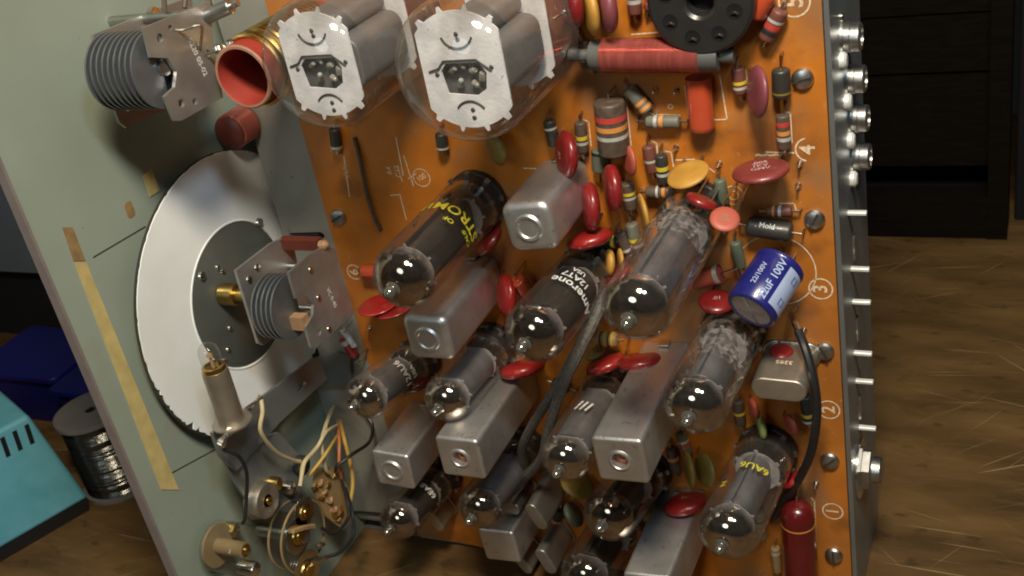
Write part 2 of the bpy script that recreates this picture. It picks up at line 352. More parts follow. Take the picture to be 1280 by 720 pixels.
# ------------------------------------------------------------------ setting
def struct(name, mb, m):
    t = Thing(name, '', '', (0, BENCH, 0), solo=True); o = t.part(name, mb, m)
    del o['label']; del o['category']; o['kind'] = 'structure'; return o
struct('bench_top', MB().add([(-1500, BENCH, -900), (1200, BENCH, -900), (1200, BENCH, 900), (-1500, BENCH, 900)], [(0, 1, 2, 3)]), 'bench')
CN = tp(1080, 290, BENCH)[2]
struct('back_wall', MB().box((-150, BENCH + 400, CN - 200), U, V, N, 2900, 1200, 6), 'slate')

# dark cabinet behind on the right: stacked boards with gaps, a plinth and an end post
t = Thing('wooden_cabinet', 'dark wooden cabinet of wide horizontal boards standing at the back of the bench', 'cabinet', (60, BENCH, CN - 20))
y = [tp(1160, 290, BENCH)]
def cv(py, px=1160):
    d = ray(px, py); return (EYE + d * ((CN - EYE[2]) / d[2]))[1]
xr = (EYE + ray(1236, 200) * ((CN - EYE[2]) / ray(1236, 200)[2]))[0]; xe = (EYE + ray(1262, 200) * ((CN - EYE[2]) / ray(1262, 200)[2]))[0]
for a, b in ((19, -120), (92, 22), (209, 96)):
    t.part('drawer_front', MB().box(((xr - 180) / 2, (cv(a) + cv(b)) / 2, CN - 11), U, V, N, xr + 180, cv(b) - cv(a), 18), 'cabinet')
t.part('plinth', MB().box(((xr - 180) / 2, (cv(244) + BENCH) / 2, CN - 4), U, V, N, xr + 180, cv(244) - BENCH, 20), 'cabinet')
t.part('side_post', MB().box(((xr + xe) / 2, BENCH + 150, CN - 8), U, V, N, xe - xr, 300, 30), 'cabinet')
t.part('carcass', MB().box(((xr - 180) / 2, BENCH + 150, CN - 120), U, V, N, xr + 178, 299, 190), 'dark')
t = Thing('storage_cupboard', 'black cupboard standing beside the board cabinet at the right end of the bench', 'cupboard', (xe + 60, BENCH, CN - 60), solo=True)
t.part('storage_cupboard', MB().rprism((xe + 103, BENCH, CN - 90), U, V, 200, 140, 340, 2, 2), 'dark')

# ------------------------------------------------------------------ radio chassis, board, front panel
PU = -130.0
t = Thing('radio_chassis', 'grey metal radio chassis carrying the orange circuit board, connectors along its rear side', 'chassis', (0, BENCH, -30))
slot = [bp(357, 296), bp(362, 291.5), bp(400, 290.5), bp(405, 294), bp(404, 300), bp(358, 303)]
crease = [(-121.5, 200, -.4), (-121.5, -16, -.4), bp(410, 482, -.4), (-129.5, -48, -.4), (-129.5, -133, -.4), (-97.3, -133, -.4), (-97.3, 200, -.4)]
t.part('base_plate', MB().plate([(p[0], p[1], -.4) for p in crease], -N, 1.6, holes=[[(p[0], p[1], -.4) for p in slot]]), 'chassis')
t.part('under_plate', MB().plate([(-97, 200, -2), (102, 200, -2), (102, -142, -2), (-97, -142, -2)], -N, 1.2), 'chassis')
t.part('bottom_wall', MB().box((-13.5, -142.2, -31), U, V, N, 231, 1.2, 56), 'apron')
t.part('base_wall', MB().box((-113, -134, -20), U, V, N, 32, 1.2, 38), 'chassis')
ra = t.part('rear_wall', MB().box((103.2, 29, -29.5), U, V, N, 1.6, 343.4, 58), 'apron')
for px, py in ((1053, 47), (1059, 99), (1063, 148), (1066, 196)):
    o = ap(px, py, 104); o = Vec((104, o[1], o[2]))
    c = MB(); c.lathe(o, U, [(0, 0), (6.0, 0), (6.0, .8), (4.9, .9), (4.9, 2.6), (4.6, 2.8), (4.6, 5.4), (4.1, 6), (3.0, 6), (2.8, 2), (0, 2)], 26)
    j = t.part('phono_socket', c, 'steel'); k = o + V * -5.6 + N * 6.0
    t.part('lug', MB().lathe(k, U, [(0, 0), (2.8, 0), (2.8, 1.4), (2.0, 2.2), (0, 2.3)], 16), 'tinned', parent=j)
    t.part('centre_pin', MB().cyl(o + U * 1.5, o + U * 4.9, 1.1, seg=10), 'gold', parent=j)
    t.part('lug', MB().lathe(o + V * 7 + N * 1, U, [(0, 0), (1.5, 0), (1.5, .6), (0, .9)], 12), 'solder', parent=j)
for i, (px, py) in enumerate(((1060, 266), (1064, 336), (1066, 377), (1068, 441), (1070, 476), (1074, 534))):
    o = ap(px, py, 104); t.part('terminal_lug', MB().rprism(Vec((104, o[1], o[2])), V, U, 1.5, 2.2, 6.2, .5, .4), 'tinned')
for px, py in ((1068, 307), (1072, 409), (1075, 508)):
    o = ap(px, py, 104); t.part('sheen_spot', MB().lathe(Vec((104, o[1], o[2] + 1)), U, [(0, 0), (2.4, 0), (2.2, .6), (0, .9)], 14, sq=(2.6, 1)), 'steel')  # raised bright ovals standing in for the sheen on the rear wall
o = ap(1074, 585, 104); o = Vec((104, o[1], o[2]))
j = t.part('hex_nut', MB().lathe(o, U, [(0, 0), (9.5, 0), (9.5, 1.6), (8.2, 1.8), (8.2, 4.5), (7.4, 5), (0, 5)], 6), 'steel')
t.part('washer', MB().lathe(o, U, [(0, .1), (11.8, .1), (11.8, .9), (0, .9)], 28), 'solder', parent=j)
t.part('stud', MB().lathe(o, U, [(0, 4), (5.2, 4), (5.2, 8), (4.6, 8.6), (0, 8.6)], 20), 'steel', parent=j)

t = Thing('circuit_board', 'orange circuit board with white markings screwed to the grey chassis', 'circuit board', (0, BENCH + 2.5, 0))
pts = [(-97, 200), (102, 200), (102, -141), (-60, -141), (-72, -139.5), (-97, -139)]
t.part('board_sheet', MB().plate([(a, b, 0) for a, b in pts], -N, 1.7), 'board')
for i, (px, py) in enumerate(((1003, 99), (1018, 275), (1030, 440), (1037, 577), (1042, 695), (422, 272), (409, 463))):
    o = bp(px, py, 1); a = (0.3, 1.1, 2.0, 0.8, 1.6, 0.5, 1.0)[i]; d = Vec((math.cos(a), math.sin(a), 0)); c = MB()
    c.lathe(o - N * .9, N, [(0, 0), (3.4, 0), (3.5, .6), (3.0, 1.5), (1.8, 2.0), (0, 2.15)], 20)
    s_ = t.part('screw', c, 'steel')
    t.part('screw_slot', MB().box(o + N * 1.22, d, d.cross(N), N, 5.6, .7, .35), 'rdark', parent=s_)
sk = MB(); H = .12; MARKS = []
def put(kind):
    global sk
    if sk.f: MARKS.append((kind, sk))
    sk = MB()
def stroke(pts, w=.55, closed=False):
    pts = [Vec((p[0], p[1], H)) for p in pts]
    for a, b in zip(pts, pts[1:] + ([pts[0]] if closed else [])):
        d = (b - a).normalized(); q = d.cross(N) * (w / 2); e = d * (w / 2)
        sk.add([a - e + q, b + e + q, b + e - q, a - e - q], [(0, 1, 2, 3)])
def circle(c, r, a0=0, a1=360, w=.5, n=40):
    vs = []; fs = []
    for i in range(n + 1):
        a = math.radians(a0 + (a1 - a0) * i / n)
        for rr in (r - w / 2, r + w / 2): vs.append((c[0] + rr * math.cos(a), c[1] + rr * math.sin(a), H))
    for i in range(n): fs.append((2 * i, 2 * i + 1, 2 * i + 3, 2 * i + 2))
    sk.add(vs, fs)
for px, py, s_, rr in ((993, 2, '5', 4.6), (1010, 187, '4', 3.9), (1026, 361, '3', 3.9), (1036, 512, '2', 3.8), (1041, 639, '1', 3.7), (443, 340, '6', 3.3)):
    c = bp(px, py); circle(c, rr, 100 if s_ == '4' else 0, 260 if s_ == '4' else 360, .55)
    sk.text(s_, rr * 1.75, Vec((c[0], c[1], H)), V, -U); put('number_marking')
c = bp(527, 222); circle(c, 3.6, w=.4); sk.text('100', 3.0, Vec((c[0], c[1], H)), V * .5 + U * .87, -U * .5 + V * .87); put('number_marking')
c = bp(970, 338); circle(c, 13.5, w=.45); put('outline_marking'); c = bp(917, 244); circle(c, 3.4, w=.35); circle(c, 1.6, w=.35); put('outline_marking')
def line(*pp, w=.5): stroke([bp(*q) for q in pp], w)
for L in (((868, 150), (862, 152), (856, 108)), ((900, 95), (909, 149), (886, 150)), ((730, 150), (736, 152), (739, 182)), ((783, 122), (789, 182)), ((815, 176), (821, 179), (823, 210)),
          ((832, 189), (839, 190), (842, 208)), ((982, 140), (988, 141), (990, 178)), ((975, 254), (993, 254), (995, 262)), ((790, 43), (828, 40)), ((806, 142), (850, 144)),
          ((505, 195), (517, 232)), ((497, 208), (503, 226)), ((489, 244), (500, 243), (508, 274)), ((495, 172), (502, 207), (504, 219)), ((511, 223), (520, 217)),
          ((430, 195), (437, 245)), ((1014, 622), (1018, 626), (1021, 700)), ((655, 210), (690, 212)), ((775, 165), (778, 182), (777, 195)), ((925, 85), (932, 87), (934, 104)),
          ((958, 190), (992, 191)), ((845, 200), (868, 199)), ((893, 215), (884, 208))):
    line(*L); put('outline_marking')
for px, py, s_, sz in ((838, 132, 'o', 4), (961, 193, '~~~', 5), (497, 214, 'C12', 3), (487, 213, 'R4', 3), (433, 215, 'V1A', 3)):
    c = bp(px, py); sk.text(s_, sz, Vec((c[0], c[1], H)), V if s_ in ('C12', 'R4', 'V1A') else U, -U if s_ in ('C12', 'R4', 'V1A') else V); put('printed_text')
for k_, m_ in MARKS: t.part(k_, m_, 'ink')
# solder terminals and short wire ends poking through
pm = [(700, 247), (765, 32), (859, 65), (1000, 205), (998, 232), (899, 205), (845, 185), (800, 147), (820, 112), (846, 113), (880, 420), (1005, 413), (750, 268), (1020, 605), (925, 318), (545, 405), (463, 410), (420, 184), (965, 30)]
for px, py in pm:
    o = bp(px, py); c = MB(); c.lathe(o, N, [(0, 0), (1.3, 0), (.8, .9), (.45, 1.4), (.4, 3.4), (0, 3.6)], 9); t.part('solder_terminal', c, 'solder')

t = Thing('front_panel', 'grey green front panel of the radio seen from inside, standing beside the chassis', 'panel', (PU, BENCH, 20))
t.part('panel_sheet', MB().box((PU - 1.5, 27, 23.5), U, V, N, 3, 339.8, 167), 'panel')
ed = [ap(0, 133, PU), ap(138, 480, PU), ap(240, 704, PU)]
t.part('panel_edge', MB().box((PU - 1.6, 27, 107.7), U, V, N, 3.6, 339.8, 1.2), 'panel_edge')
for L in (((116, 322), (182, 283)), ((213, 592), (272, 560))):
    a, b = ap(*L[0], PU), ap(*L[1], PU); d = (b - a).normalized(); q = d.cross(U) * .25
    t.part('thin_dark_line', MB().add([Vec((PU + .1, *p[1:])) for p in (a + q, b + q, b - q, a - q)], [(0, 1, 2, 3)]), 'rdark')  # thin dark lines across the panel
t.part('mark', MB().rprism(ap(162, 262, PU), N, U, 4, 6, .15, 1.5, .1), 'tape_worn')

def strip(p0, p1, w0, w1, u):
    a0, a1 = ap(p0[0] - w0 / 2, p0[1], u), ap(p0[0] + w0 / 2, p0[1], u); b0, b1 = ap(p1[0] - w1 / 2, p1[1], u), ap(p1[0] + w1 / 2, p1[1], u)
    return a0, a1, b1, b0
t = Thing('masking_tape', 'yellow strip of masking tape stuck down the edge of the grey green panel', 'tape', ap(150, 450, PU), M=axes(U), solo=False)
t.part('tape_strip', MB().plate(strip((100, 328), (212, 612), 15, 22, PU + .05), U, .25), 'tape')
t.part('worn_end', MB().plate(strip((84, 284), (99, 326), 13, 15, PU + .05), U, .2), 'tape_worn', label='brown worn end of the tape')
t = Thing('tape_scrap', 'small torn scrap of pale tape on the panel above the white dial', 'tape', ap(190, 229, PU), solo=True)
t.part('tape_scrap', MB().plate([ap(*q, PU + .05) for q in ((178, 220), (189, 211), (199, 238), (187, 246))], U, .3), 'tape')

# ------------------------------------------------------------------ valves
def teeth(R, flat, n=14, tooth=1.5, w=0.10, r2=None):
    """outline of a mica spacer: round with small teeth, two sides cut flat"""
    out = []
    k = 180
    for i in range(k):
        a = 2 * math.pi * i / k; r = R + (tooth if min((a * n / (2 * math.pi)) % 1, 1 - (a * n / (2 * math.pi)) % 1) < w else 0)
        x, y = r * math.cos(a), r * math.sin(a)
        if flat and abs(x) > flat: x = math.copysign(flat, x)
        if out and (out[-1][0] - x) ** 2 + (out[-1][1] - y) ** 2 < 1e-4: continue
        out.append((x, y))
    return out
VG = 'glass valves plugged into the circuit board'
def valve(label, base_px, tip_px, h, dia, plate='plate_grey', style='flat', prints=(), dark=False, mic=True, nub=4.5, getter=True, skirt=True, flakes=False, gl=None, sock=9.0):
    b = bp(*base_px); tip = bp(*tip_px, h); ax = (tip - b).normalized(); L = (tip - b).length; R = dia / 2
    M = axes(ax); ex, ey, ez = M.col[0], M.col[1], M.col[2]; ex, ey = Vec(ex), Vec(ey)
    t = Thing('glass_valve', label, 'valve', b, M, VG); P = lambda x, y, z: b + ex * x + ey * y + ax * z
    s_ = MB(); s_.lathe(b, ax, [(0, .1), (R + .3, .1), (R + .3, 3), (R - .2, 3.4), (R - .2, sock), (R - 1.0, sock), (R - 1.4, sock - 3), (0, sock - 3)], 32)
    so = t.part('socket', s_, 'phenolic')
    tabs = MB()
    for i in range(9):
        a = 2 * math.pi * i / 9; tabs.box(b + (ex * math.cos(a) + ey * math.sin(a)) * (R + .2) + ax * 4.2, ex * math.cos(a) + ey * math.sin(a), ey * math.cos(a) - ex * math.sin(a), ax, 1.6, 1.8, 1.2)
    t.part('contact_ring', tabs, 'steel', parent=so)
    if skirt: t.part('retaining_ring', MB().lathe(b + ax * (sock + .2), ax, [(R - .9, 0), (R - .1, 0), (R - .1, 1), (R - .9, 1)], 32), 'steel', parent=so)
    top = L - nub; z0 = sock - 2.0; dr = R * .82
    prof = [(0, z0), (R * .8, z0), (R, z0 + 1.5)]
    prof += [(R, z0 + 1.5 + (top - dr - z0 - 1.5) * i / 3) for i in (1, 2, 3)]
    for i in range(1, 9):
        a = math.radians(90 * i / 9); prof.append((R * math.cos(a) ** .8, top - dr + dr * math.sin(a)))
    prof += [(R * .2, top + .0), (0, top + .05)]
    t.part('sealed_tip', MB().lathe(b, ax, [(R * .24, top - .2), (R * .17, top + .5), (R * .19, top + 1.6), (R * .17, top + 2.8), (R * .10, L - .5), (0, L)], 14), 'tip_glass')
    t.part('envelope', MB().lathe(b, ax, prof, 36), gl or ('glass_smoked' if dark else 'glass'), sharp=80)
    if getter:
        g = [(R - .45, top - dr - 1.0), (R - .45, top - dr)]
        for i in range(1, 9):
            a = math.radians(90 * i / 9); g.append(((R - .45) * math.cos(a) ** .8, top - dr - .4 + dr * math.sin(a)))
        g.append((0, top - .5)); t.part('getter_coating', MB().lathe(b, ax, g, 32), 'getter', sharp=80)
    pz0, pz1 = sock + 7, top - dr - 4
    pr = R * .74
    pl = MB()
    if style == 'round': pl.lathe(b, ax, [(0, pz0), (pr, pz0), (pr, pz1), (0, pz1)], 28)
    else:
        pl.rprism(P(0, 0, pz0), ex, ax, pr * 1.9, pr * 1.25, pz1 - pz0, pr * .55, .4)
        for sgn in (-1, 1): pl.box(P(sgn * pr * 1.02, 0, (pz0 + pz1) / 2), ex, ey, ax, pr * .3, .7, (pz1 - pz0) * .96)
    t.part('anode', pl, plate)
    rv_ = random.Random(label)
    for z in ((pz0 - 1.2, pz1 + .5) if mic else (pz0 - 1.2,)):
        mr_ = R * rv_.uniform(.70, .80); ol = teeth(mr_, 0 if rv_.random() < .5 else mr_ * .85, rv_.choice((5, 6, 8)), R * .10, rv_.uniform(.05, .09)); t.part('mica_spacer', MB().plate([P(x, y, z) for x, y in ol], ax, .4), 'mica')
    if flakes:
        zz0 = pz0 - 3; zz1 = zz0 + (top - dr - zz0) * (.42 if h > 70 else .62); f = MB().lathe(b, ax, [(R - .5, zz0), (R - .45, (zz0 + zz1) / 2), (R - .5, zz1)], 36)
        t.part('frosted_lining', f, 'mica_flake')
    pins = MB()
    for i in range(7):
        a = 2 * math.pi * i / 7; pins.cyl(P(R * .5 * math.cos(a), R * .5 * math.sin(a), z0 - 1), P(R * .5 * math.cos(a), R * .5 * math.sin(a), pz0 - 1), .5, seg=6)
    t.part('pins', pins, 'solder')
    view = (EYE - P(0, 0, L * .6)).normalized()
    view = (view - ax * view.dot(ax)).normalized()
    side = ax.cross(view)                      # reading direction of lettering whose tops point to the tip
    for (s_, z, phi, size, m) in prints:
        a = math.radians(phi); out = view * math.cos(a) - side * math.sin(a); o = b + ax * (z * L) + out * (R + .12)
        tg = ax.cross(out)
        t.part('lettering', MB().text(s_, size, o, tg, ax, wrap=(b, ax, R + .12)), m)
    return t
valve('glass valve with yellow lettering on its side, highest of the small valves on the left', (598, 248), (483, 370), 72, 23, 'plate_dark', 'flat',
      [('STROM', .40, -2, 6.6, 'print_yellow'), ('OF', .49, -12, 3.2, 'print_yellow'), ('CALIF', .47, 34, 2.6, 'print_yellow'), ('LIND', .40, -92, 6, 'print_yellow')], dark=True)
valve('dark glass valve with white script lettering, between two square cans and the grey cable', (742, 332), (648, 439), 61, 22, 'plate_dark', 'round',
      [('Amerone', .50, 6, 5.4, 'print_white'), ('12AT7', .42, -8, 4.0, 'print_white'), ('USA', .36, -12, 2.8, 'print_white')], dark=True)
valve('largest frosted glass valve, left of the blue capacitor', (872, 262), (780, 410), 79, 22.5, 'plate_grey', 'flat', flakes=True, sock=11)
valve('frosted glass valve directly below the blue capacitor', (919, 408), (856, 532), 62, 22, 'plate_grey', 'flat', flakes=True)
valve('glass valve with yellow green marks near the lower right edge of the board', (961, 560), (897, 692), 62, 22, 'plate_grey', 'flat',
      [('6AU6', .42, -8, 4.6, 'print_yellow'), ('Z', .60, -50, 4, 'print_yellow')])
valve('small grey white marked valve at the left board edge, tip over the chassis', (528, 447), (436, 512), 49, 18.5, 'plate_grey', 'round',
      [('12AU6', .45, 5, 4.4, 'print_white'), ('USA', .36, 15, 3, 'print_white')])
valve('small plain grey valve below the rounded can with the plug boss', (620, 428), (541, 519), 53, 18.5, 'plate_grey', 'round')
valve('grey valve with white chevron marks beside the lower right square can', (765, 475), (693, 597), 61, 19, 'plate_grey', 'round',
      [('///', .50, -25, 7, 'print_white')], flakes=False)
valve('small dark valve over the bench edge, lowest on the left', (556, 592), (481, 668), 48, 17.5, 'plate_dark', 'round', [('6EA8', .45, 0, 4, 'print_white')], dark=True)
valve('small dark valve with blue grey anode below the left open holed can', (660, 556), (583, 656), 53, 18.5, 'plate_grey', 'round', dark=True)
valve('smoked glass valve beneath the lower right can, above another valve at the bottom', (808, 585), (747, 664), 50, 21, 'plate_dark', 'flat', dark=True)
valve('glass valve cut by the bottom edge, in front of the smoked valve', (782, 640), (716, 746), 52, 21, 'plate_dark', 'flat', dark=True)

# two big power valves
def big_valve(label, cx, cy, H_, R):
    top = bp(cx, cy, H_); b = Vec((top[0], top[1], 0)); ax = N; L = H_
    t = Thing('power_valve', label, 'valve', b, group='large power valves at the top')
    P = lambda x, y, z: b + U * x + V * y + N * z
    t.part('socket', MB().lathe(b, N, [(0, .1), (R * .8, .1), (R * .8, 6), (R * .6, 7), (0, 7)], 36), 'fibre')
    prof = [(0, 6.5), (R * .72, 6.5), (R * .93, 9), (R, 14), (R, 30), (R, L - R * .62)]
    for i in range(1, 10):
        a = math.radians(10 * i); prof.append((R * math.cos(a) ** .9, L - R * .62 + R * .62 * math.sin(a)))
    prof[-1] = (0, L)
    t.part('envelope', MB().lathe(b, N, prof, 56), 'glass_big', sharp=80)
    zt, zb = L - R * .56, 16.0
    mr = R * .80
    for k, z in enumerate((zb, zt)):
        ol = teeth(mr, mr * .76, 14, 1.7, .11)
        hole = []
        if k: hole = [[P(x, y, z) for x, y in ((-6.5, -7), (3, -8), (6.5, -6), (7.5, -1), (5.5, 2.2), (-5.5, 2.2), (-7.5, 0))]]
        t.part('mica_spacer', MB().plate([P(x, y, z) for x, y in ol], N, .6, holes=hole), 'mica_white')
    mk = MB()
    for cy_, a0, a1, rr in ((12.2, 200, 345, 5.4), (-15.2, 35, 150, 5.6)):
        pts = [P(rr * math.cos(math.radians(a)), cy_ + rr * math.sin(math.radians(a)) + (0 if cy_ > 0 else 0), zt + .75) for a in range(a0, a1 + 1, 15)]
        mk.rod(pts, .32, 5)
    for q in ((0, 11), (0.2, 9.4), (9.4, 0.5), (-9, -1), (.5, -12.5), (.5, -15)): mk.lathe(P(q[0], q[1], zt + .6), N, [(0, 0), (.8, 0), (.5, .3), (0, .35)], 8)
    mk.rod([P(-11.5, 0, zt + .8), P(-8, 1, zt + 1), P(-6, 3.2, zt + 1), P(5, 3.2, zt + 1), P(8.4, .4, zt + .9), P(9.4, -.4, zt + .8)], .3, 5, smooth=False)
    t.part('grid_wires', mk, 'plate_dark')
    el = MB()
    for i, (x, y, r, l, a) in enumerate(((-4.2, -.2, 1.0, 3.4, .5), (-1.0, .8, .9, 2.6, -.4), (2.6, -.6, 1.3, 2.2, .2), (5.2, -2.4, 1.4, 2.8, 1.2), (-2.6, -4.4, 1.1, 3.4, 1.0), (2.4, -5.0, 1.0, 2.6, -.3))):
        dv = Vec((math.cos(a), math.sin(a), .5)).normalized(); el.cyl(P(x, y, zt - 1.4) - dv * l / 2, P(x, y, zt - 1.0) + dv * l / 2, r, r * .75, bev=.3)
    t.part('electrode_ends', el, 'ceramic')
    t.part('electrode_core', MB().rprism(P(0, 0, zb + 1), U, N, 14, 13, zt - zb - 5, 2, .5), 'plate_dark')
    an = MB()
    an.rprism(P(0, -1.5, zb + 4), U, N, 25, 17, zt - zb - 7, 4.5, .8)
    an.rprism(P(0, 11.0, zb + 4), U, N, 15, 7, zt - zb - 7, 2.5, .8)
    t.part('anode', an, 'plate_big')
    bd = MB()
    for i in range(8):
        a = 2 * math.pi * i / 8 + .2; bd.lathe(P((R - 5) * math.cos(a), (R - 5) * math.sin(a), 9.5), N, [(0, 0), (1.3, 0), (1.1, 1.5), (0, 2)], 10)
        bd.cyl(P((R - 5) * math.cos(a), (R - 5) * math.sin(a), 9), P((R - 7) * math.cos(a), (R - 7) * math.sin(a), zb), .5, seg=6)
    t.part('pins', bd, 'solder')
    ri = R - 1.0
    return t
big_valve('big clear power valve with a bright white mica disc, right of its twin', 557, 106, 64, 22.6)
big_valve('big clear power valve beside the red tank coil, left of its twin', 377, 97, 64, 21.0)

# ------------------------------------------------------------------ square aluminium cans
CG = 'square aluminium cans on the board'
def can(label, cx, cy, h, w, rot=0, end='boss', r=2.6, top=1.6, d=None, mname='alu'):
    c = bp(cx, cy, h); b = Vec((c[0], c[1], 0)); a = math.radians(rot); x = U * math.cos(a) + V * math.sin(a); y = N.cross(x)
    t = Thing('coil_can', label, 'coil can', b, axes(N, x), CG)
    body = MB().rprism(b + N * .3, x, N, w, d or w, h - .3, r, top, taper=.985)
    if end == 'hole': rim_ = [body.v[i] for i in body.f.pop()]; body.m.pop(); cc_ = b + N * h; body.plate(rim_, -N, .5, holes=[[cc_ + (x * math.cos(2 * math.pi * i / 24) + y * math.sin(2 * math.pi * i / 24)) * 3.1 for i in range(24)]])
    t.part('can_shell', body, mname, sharp=50)
    o = b + N * h
    if end == 'boss':
        t.part('end_boss', MB().lathe(o - N * .2, N, [(0, .5), (3.3, .45), (3.7, .9), (4.5, 1.0), (5.1, .2), (5.3, 0)], 32), mname)
    elif end == 'hole':
        t.part('hole_rim', MB().lathe(o - N * .3, N, [(3.0, -5), (3.0, .5), (3.3, .85), (3.9, .7), (4.5, .2), (4.6, 0)], 32), mname)
        t.part('tuning_slug', MB().lathe(o - N * 3.2, N, [(0, 0), (1.2, .1), (1.3, .6), (2.99, .6)], 20), 'slug')
    t.part('mount_tab', MB().box(b + y * (w / 2 + .8) + N * 2, x, y, N, 4, .6, 4), 'solder')
    return t
can('short square can with a raised ring, near the middle of the board', 661, 285, 36, 18.3, 5, 'boss', 4.0, 2.4)
can('long square can with raised ring and pinkish end, under the yellow lettered valve', 534, 424, 46, 18.5, 0, 'boss', 3.4, 2.6)
can('square can with an open round hole, left of the twisted grey cable', 575, 573, 54, 18.2, 0, 'hole', 1.8, 1.2)
can('plain square can leaning over the left corner of the board', 491, 588, 36, 17.8, -3, 'boss', 1.8, 1.2)
can('square can with an open round hole, right of the twisted grey cable', 775, 576, 60, 18.4, 2, 'hole', 1.8, 1.2)
can('small plain square can at the bottom between crystals', 624, 683, 25, 17, 3, None, 1.6, 1.2)
can('square can running out at the bottom edge beside the marked valve', 813, 742, 50, 18.5, 4, 'hole', 1.6, 1.0)

# ------------------------------------------------------------------ crystals
def crystal(label, cx, cy, h, w, d, ang, m='crystal_dark', mark=None):
    c = bp(cx, cy, h); b = Vec((c[0], c[1], 0)); a = math.radians(ang); x = U * math.cos(a) + V * math.sin(a); y = N.cross(x)
    t = Thing('quartz_crystal', label, 'crystal', b, axes(N, x), 'flat metal crystals on the board')
    t.part('crystal_case', MB().rprism(b + N * 1.2, x, N, w, d, h - 1.2, d / 2 - .15, .7, seg=8), m, sharp=50)
    t.part('base_flange', MB().rprism(b + N * .2, x, N, w + 1.6, d + 1.4, 1.2, d / 2 + .3, .3, seg=8), 'steel')
    if mark: t.part('lettering', MB().text(mark, 3.0, b + y * (d / 2 + .1) + N * (h * .55), -x, N), 'ink')
    return t
crystal('wide tin coloured crystal case lying under the black wire at the right', 973, 488, 24, 18.6, 8.6, -2, 'tin', '3395')
crystal('upright narrow crystal to the right of the small plain can, upper of two', 670, 647, 24, 13.2, 5.6, -66)
crystal('upright narrow crystal to the right of the small plain can, lower of two', 682, 703, 22, 13.2, 5.6, -68)
crystal('narrow crystal at the bottom edge beside the lowest left valve', 543, 652, 14, 11.5, 5.0, -68, 'tin')
crystal('crystal half hidden behind the small plain can, its rounded end showing', 632, 636, 18, 13, 5.6, 2)
crystal('crystal tucked under the lower corner of the small plain can', 653, 706, 14, 11, 5.0, -60)

# ------------------------------------------------------------------ disc capacitors
DG = 'round disc capacitors on the board'
def disc(label, x, y, maj, minr, ang, col, up=1, h=None, thick=.30, mark=None, markmat='print_pink', lift=2.5, lw=.38, group=DG, msize=.5):
    a = math.radians(ang); hh = h or 10.0
    for it in range(6):
        c = bp(x, y, hh); w = (EYE - c).normalized()
        ex = (ROW[0] - w * ROW[0].dot(w)).normalized(); ey = (ROW[1] - w * ROW[1].dot(w)); ey = (ey - ex * ey.dot(ex)).normalized()
        mdir = ex * math.cos(a) - ey * math.sin(a); q = ex * math.sin(a) + ey * math.cos(a)
        if q.dot(ey) < 0: q = -q
        q = q * up; R = maj / 2 / ppm(c); T = R * 2 * thick
        lo, hi = 0.0, math.pi / 2
        for _ in range(30):
            m = (lo + hi) / 2; mm = (2 * R * math.cos(m) + T * .7 * math.sin(m)) * ppm(c)
            if mm > minr: lo = m
            else: hi = m
        th = (lo + hi) / 2; nrm = (w * math.cos(th) + q * math.sin(th)).normalized()
        if h is None: hh = lift + R * math.sqrt(max(0, 1 - nrm[2] ** 2)) + T / 2 * abs(nrm[2])
    b = Vec((c[0], c[1], 0))
    t = Thing('disc_capacitor', label, 'capacitor', b, axes(N), group)
    prof = [(0, -T / 2)]
    for i in range(-6, 7):
        an = math.radians(90 * i / 6.0); prof.append((R * (.55 + .45 * math.cos(an)), T / 2 * math.sin(an)))
    prof.append((0, T / 2)); prof[1] = (R * .55, -T / 2); prof[-2] = (R * .55, T / 2)
    t.part('body', MB().lathe(c, nrm, prof, 32, x=mdir), col, sharp=60)
    dn = -N - nrm * (-N).dot(nrm)
    if dn.length < .05: dn = -V
    dn.normalize(); sd = nrm.cross(dn)
    for k in (-1, 1):
        p0 = c + dn * (R * .86) + sd * (k * R * .42); p1 = c + dn * (R * 1.12) + sd * (k * R * .45)
        if p1[2] < .8: p1[2] = .8
        p2 = Vec((p1[0], p1[1], -.2))
        t.part('lead', MB().rod([p0, p1, p2], lw, 6, smooth=False), 'wire')
    if mark:
        rd = mdir if mdir.dot(ROW[0]) > 0 else -mdir
        upv = nrm.cross(rd)
        mb = MB(); lines = mark.split('|'); sz = R * msize
        for i, s_ in enumerate(lines): mb.text(s_, sz, c + nrm * (T / 2 + .1) + upv * (((len(lines) - 1) / 2 - i) * sz * .85), rd, upv)
        t.part('lettering', mb, markmat)
    return t
disc('red disc capacitor standing on edge left of the thick striped resistor', 708, 193, 60, 30, 84, 'red', -1, mark='.01', msize=.34)
disc('red disc capacitor on edge just below the small grey green part', 766, 235, 62, 22, 82, 'red', -1)
disc('narrow red disc on edge touching the right side of the short can', 738, 258, 62, 23, 84, 'red', -1)
disc('bright red disc lying low at the foot of the short can', 737, 299, 60, 23, -17, 'brightred', 1)
disc('small flat coral disc on edge at the foot of the thick striped resistor', 787, 201, 40, 18, 80, 'coral', -1, thick=.2)
disc('round mustard yellow disc with a grey stain tilted upward in mid board', 860, 218, 55, 36, -24, 'yellow', 1, thick=.18)
disc('largest maroon disc with pale printing, right of the yellow one', 951, 214, 72, 36, -9, 'maroon', 1, thick=.2, mark='.005|1KV|GMV', msize=.32)
disc('thin red disc with white streak leaning behind the round coral red one', 877, 252, 42, 16, 24, 'red', 1, h=20)
disc('round coral red disc facing the viewer above the large frosted valve', 906, 274, 38, 34, 10, 'coral', 1, h=24, thick=.2, mark='.01|Z5U', markmat='tan', msize=.36)
disc('red disc half hidden behind the blue capacitor', 896, 377, 46, 35, 0, 'red', 1, thick=.25, mark='.01', msize=.4)
disc('mauve disc on edge between the striped resistor and the dark green part', 947, 115, 66, 30, 86, 'mauve', -1, thick=.2)
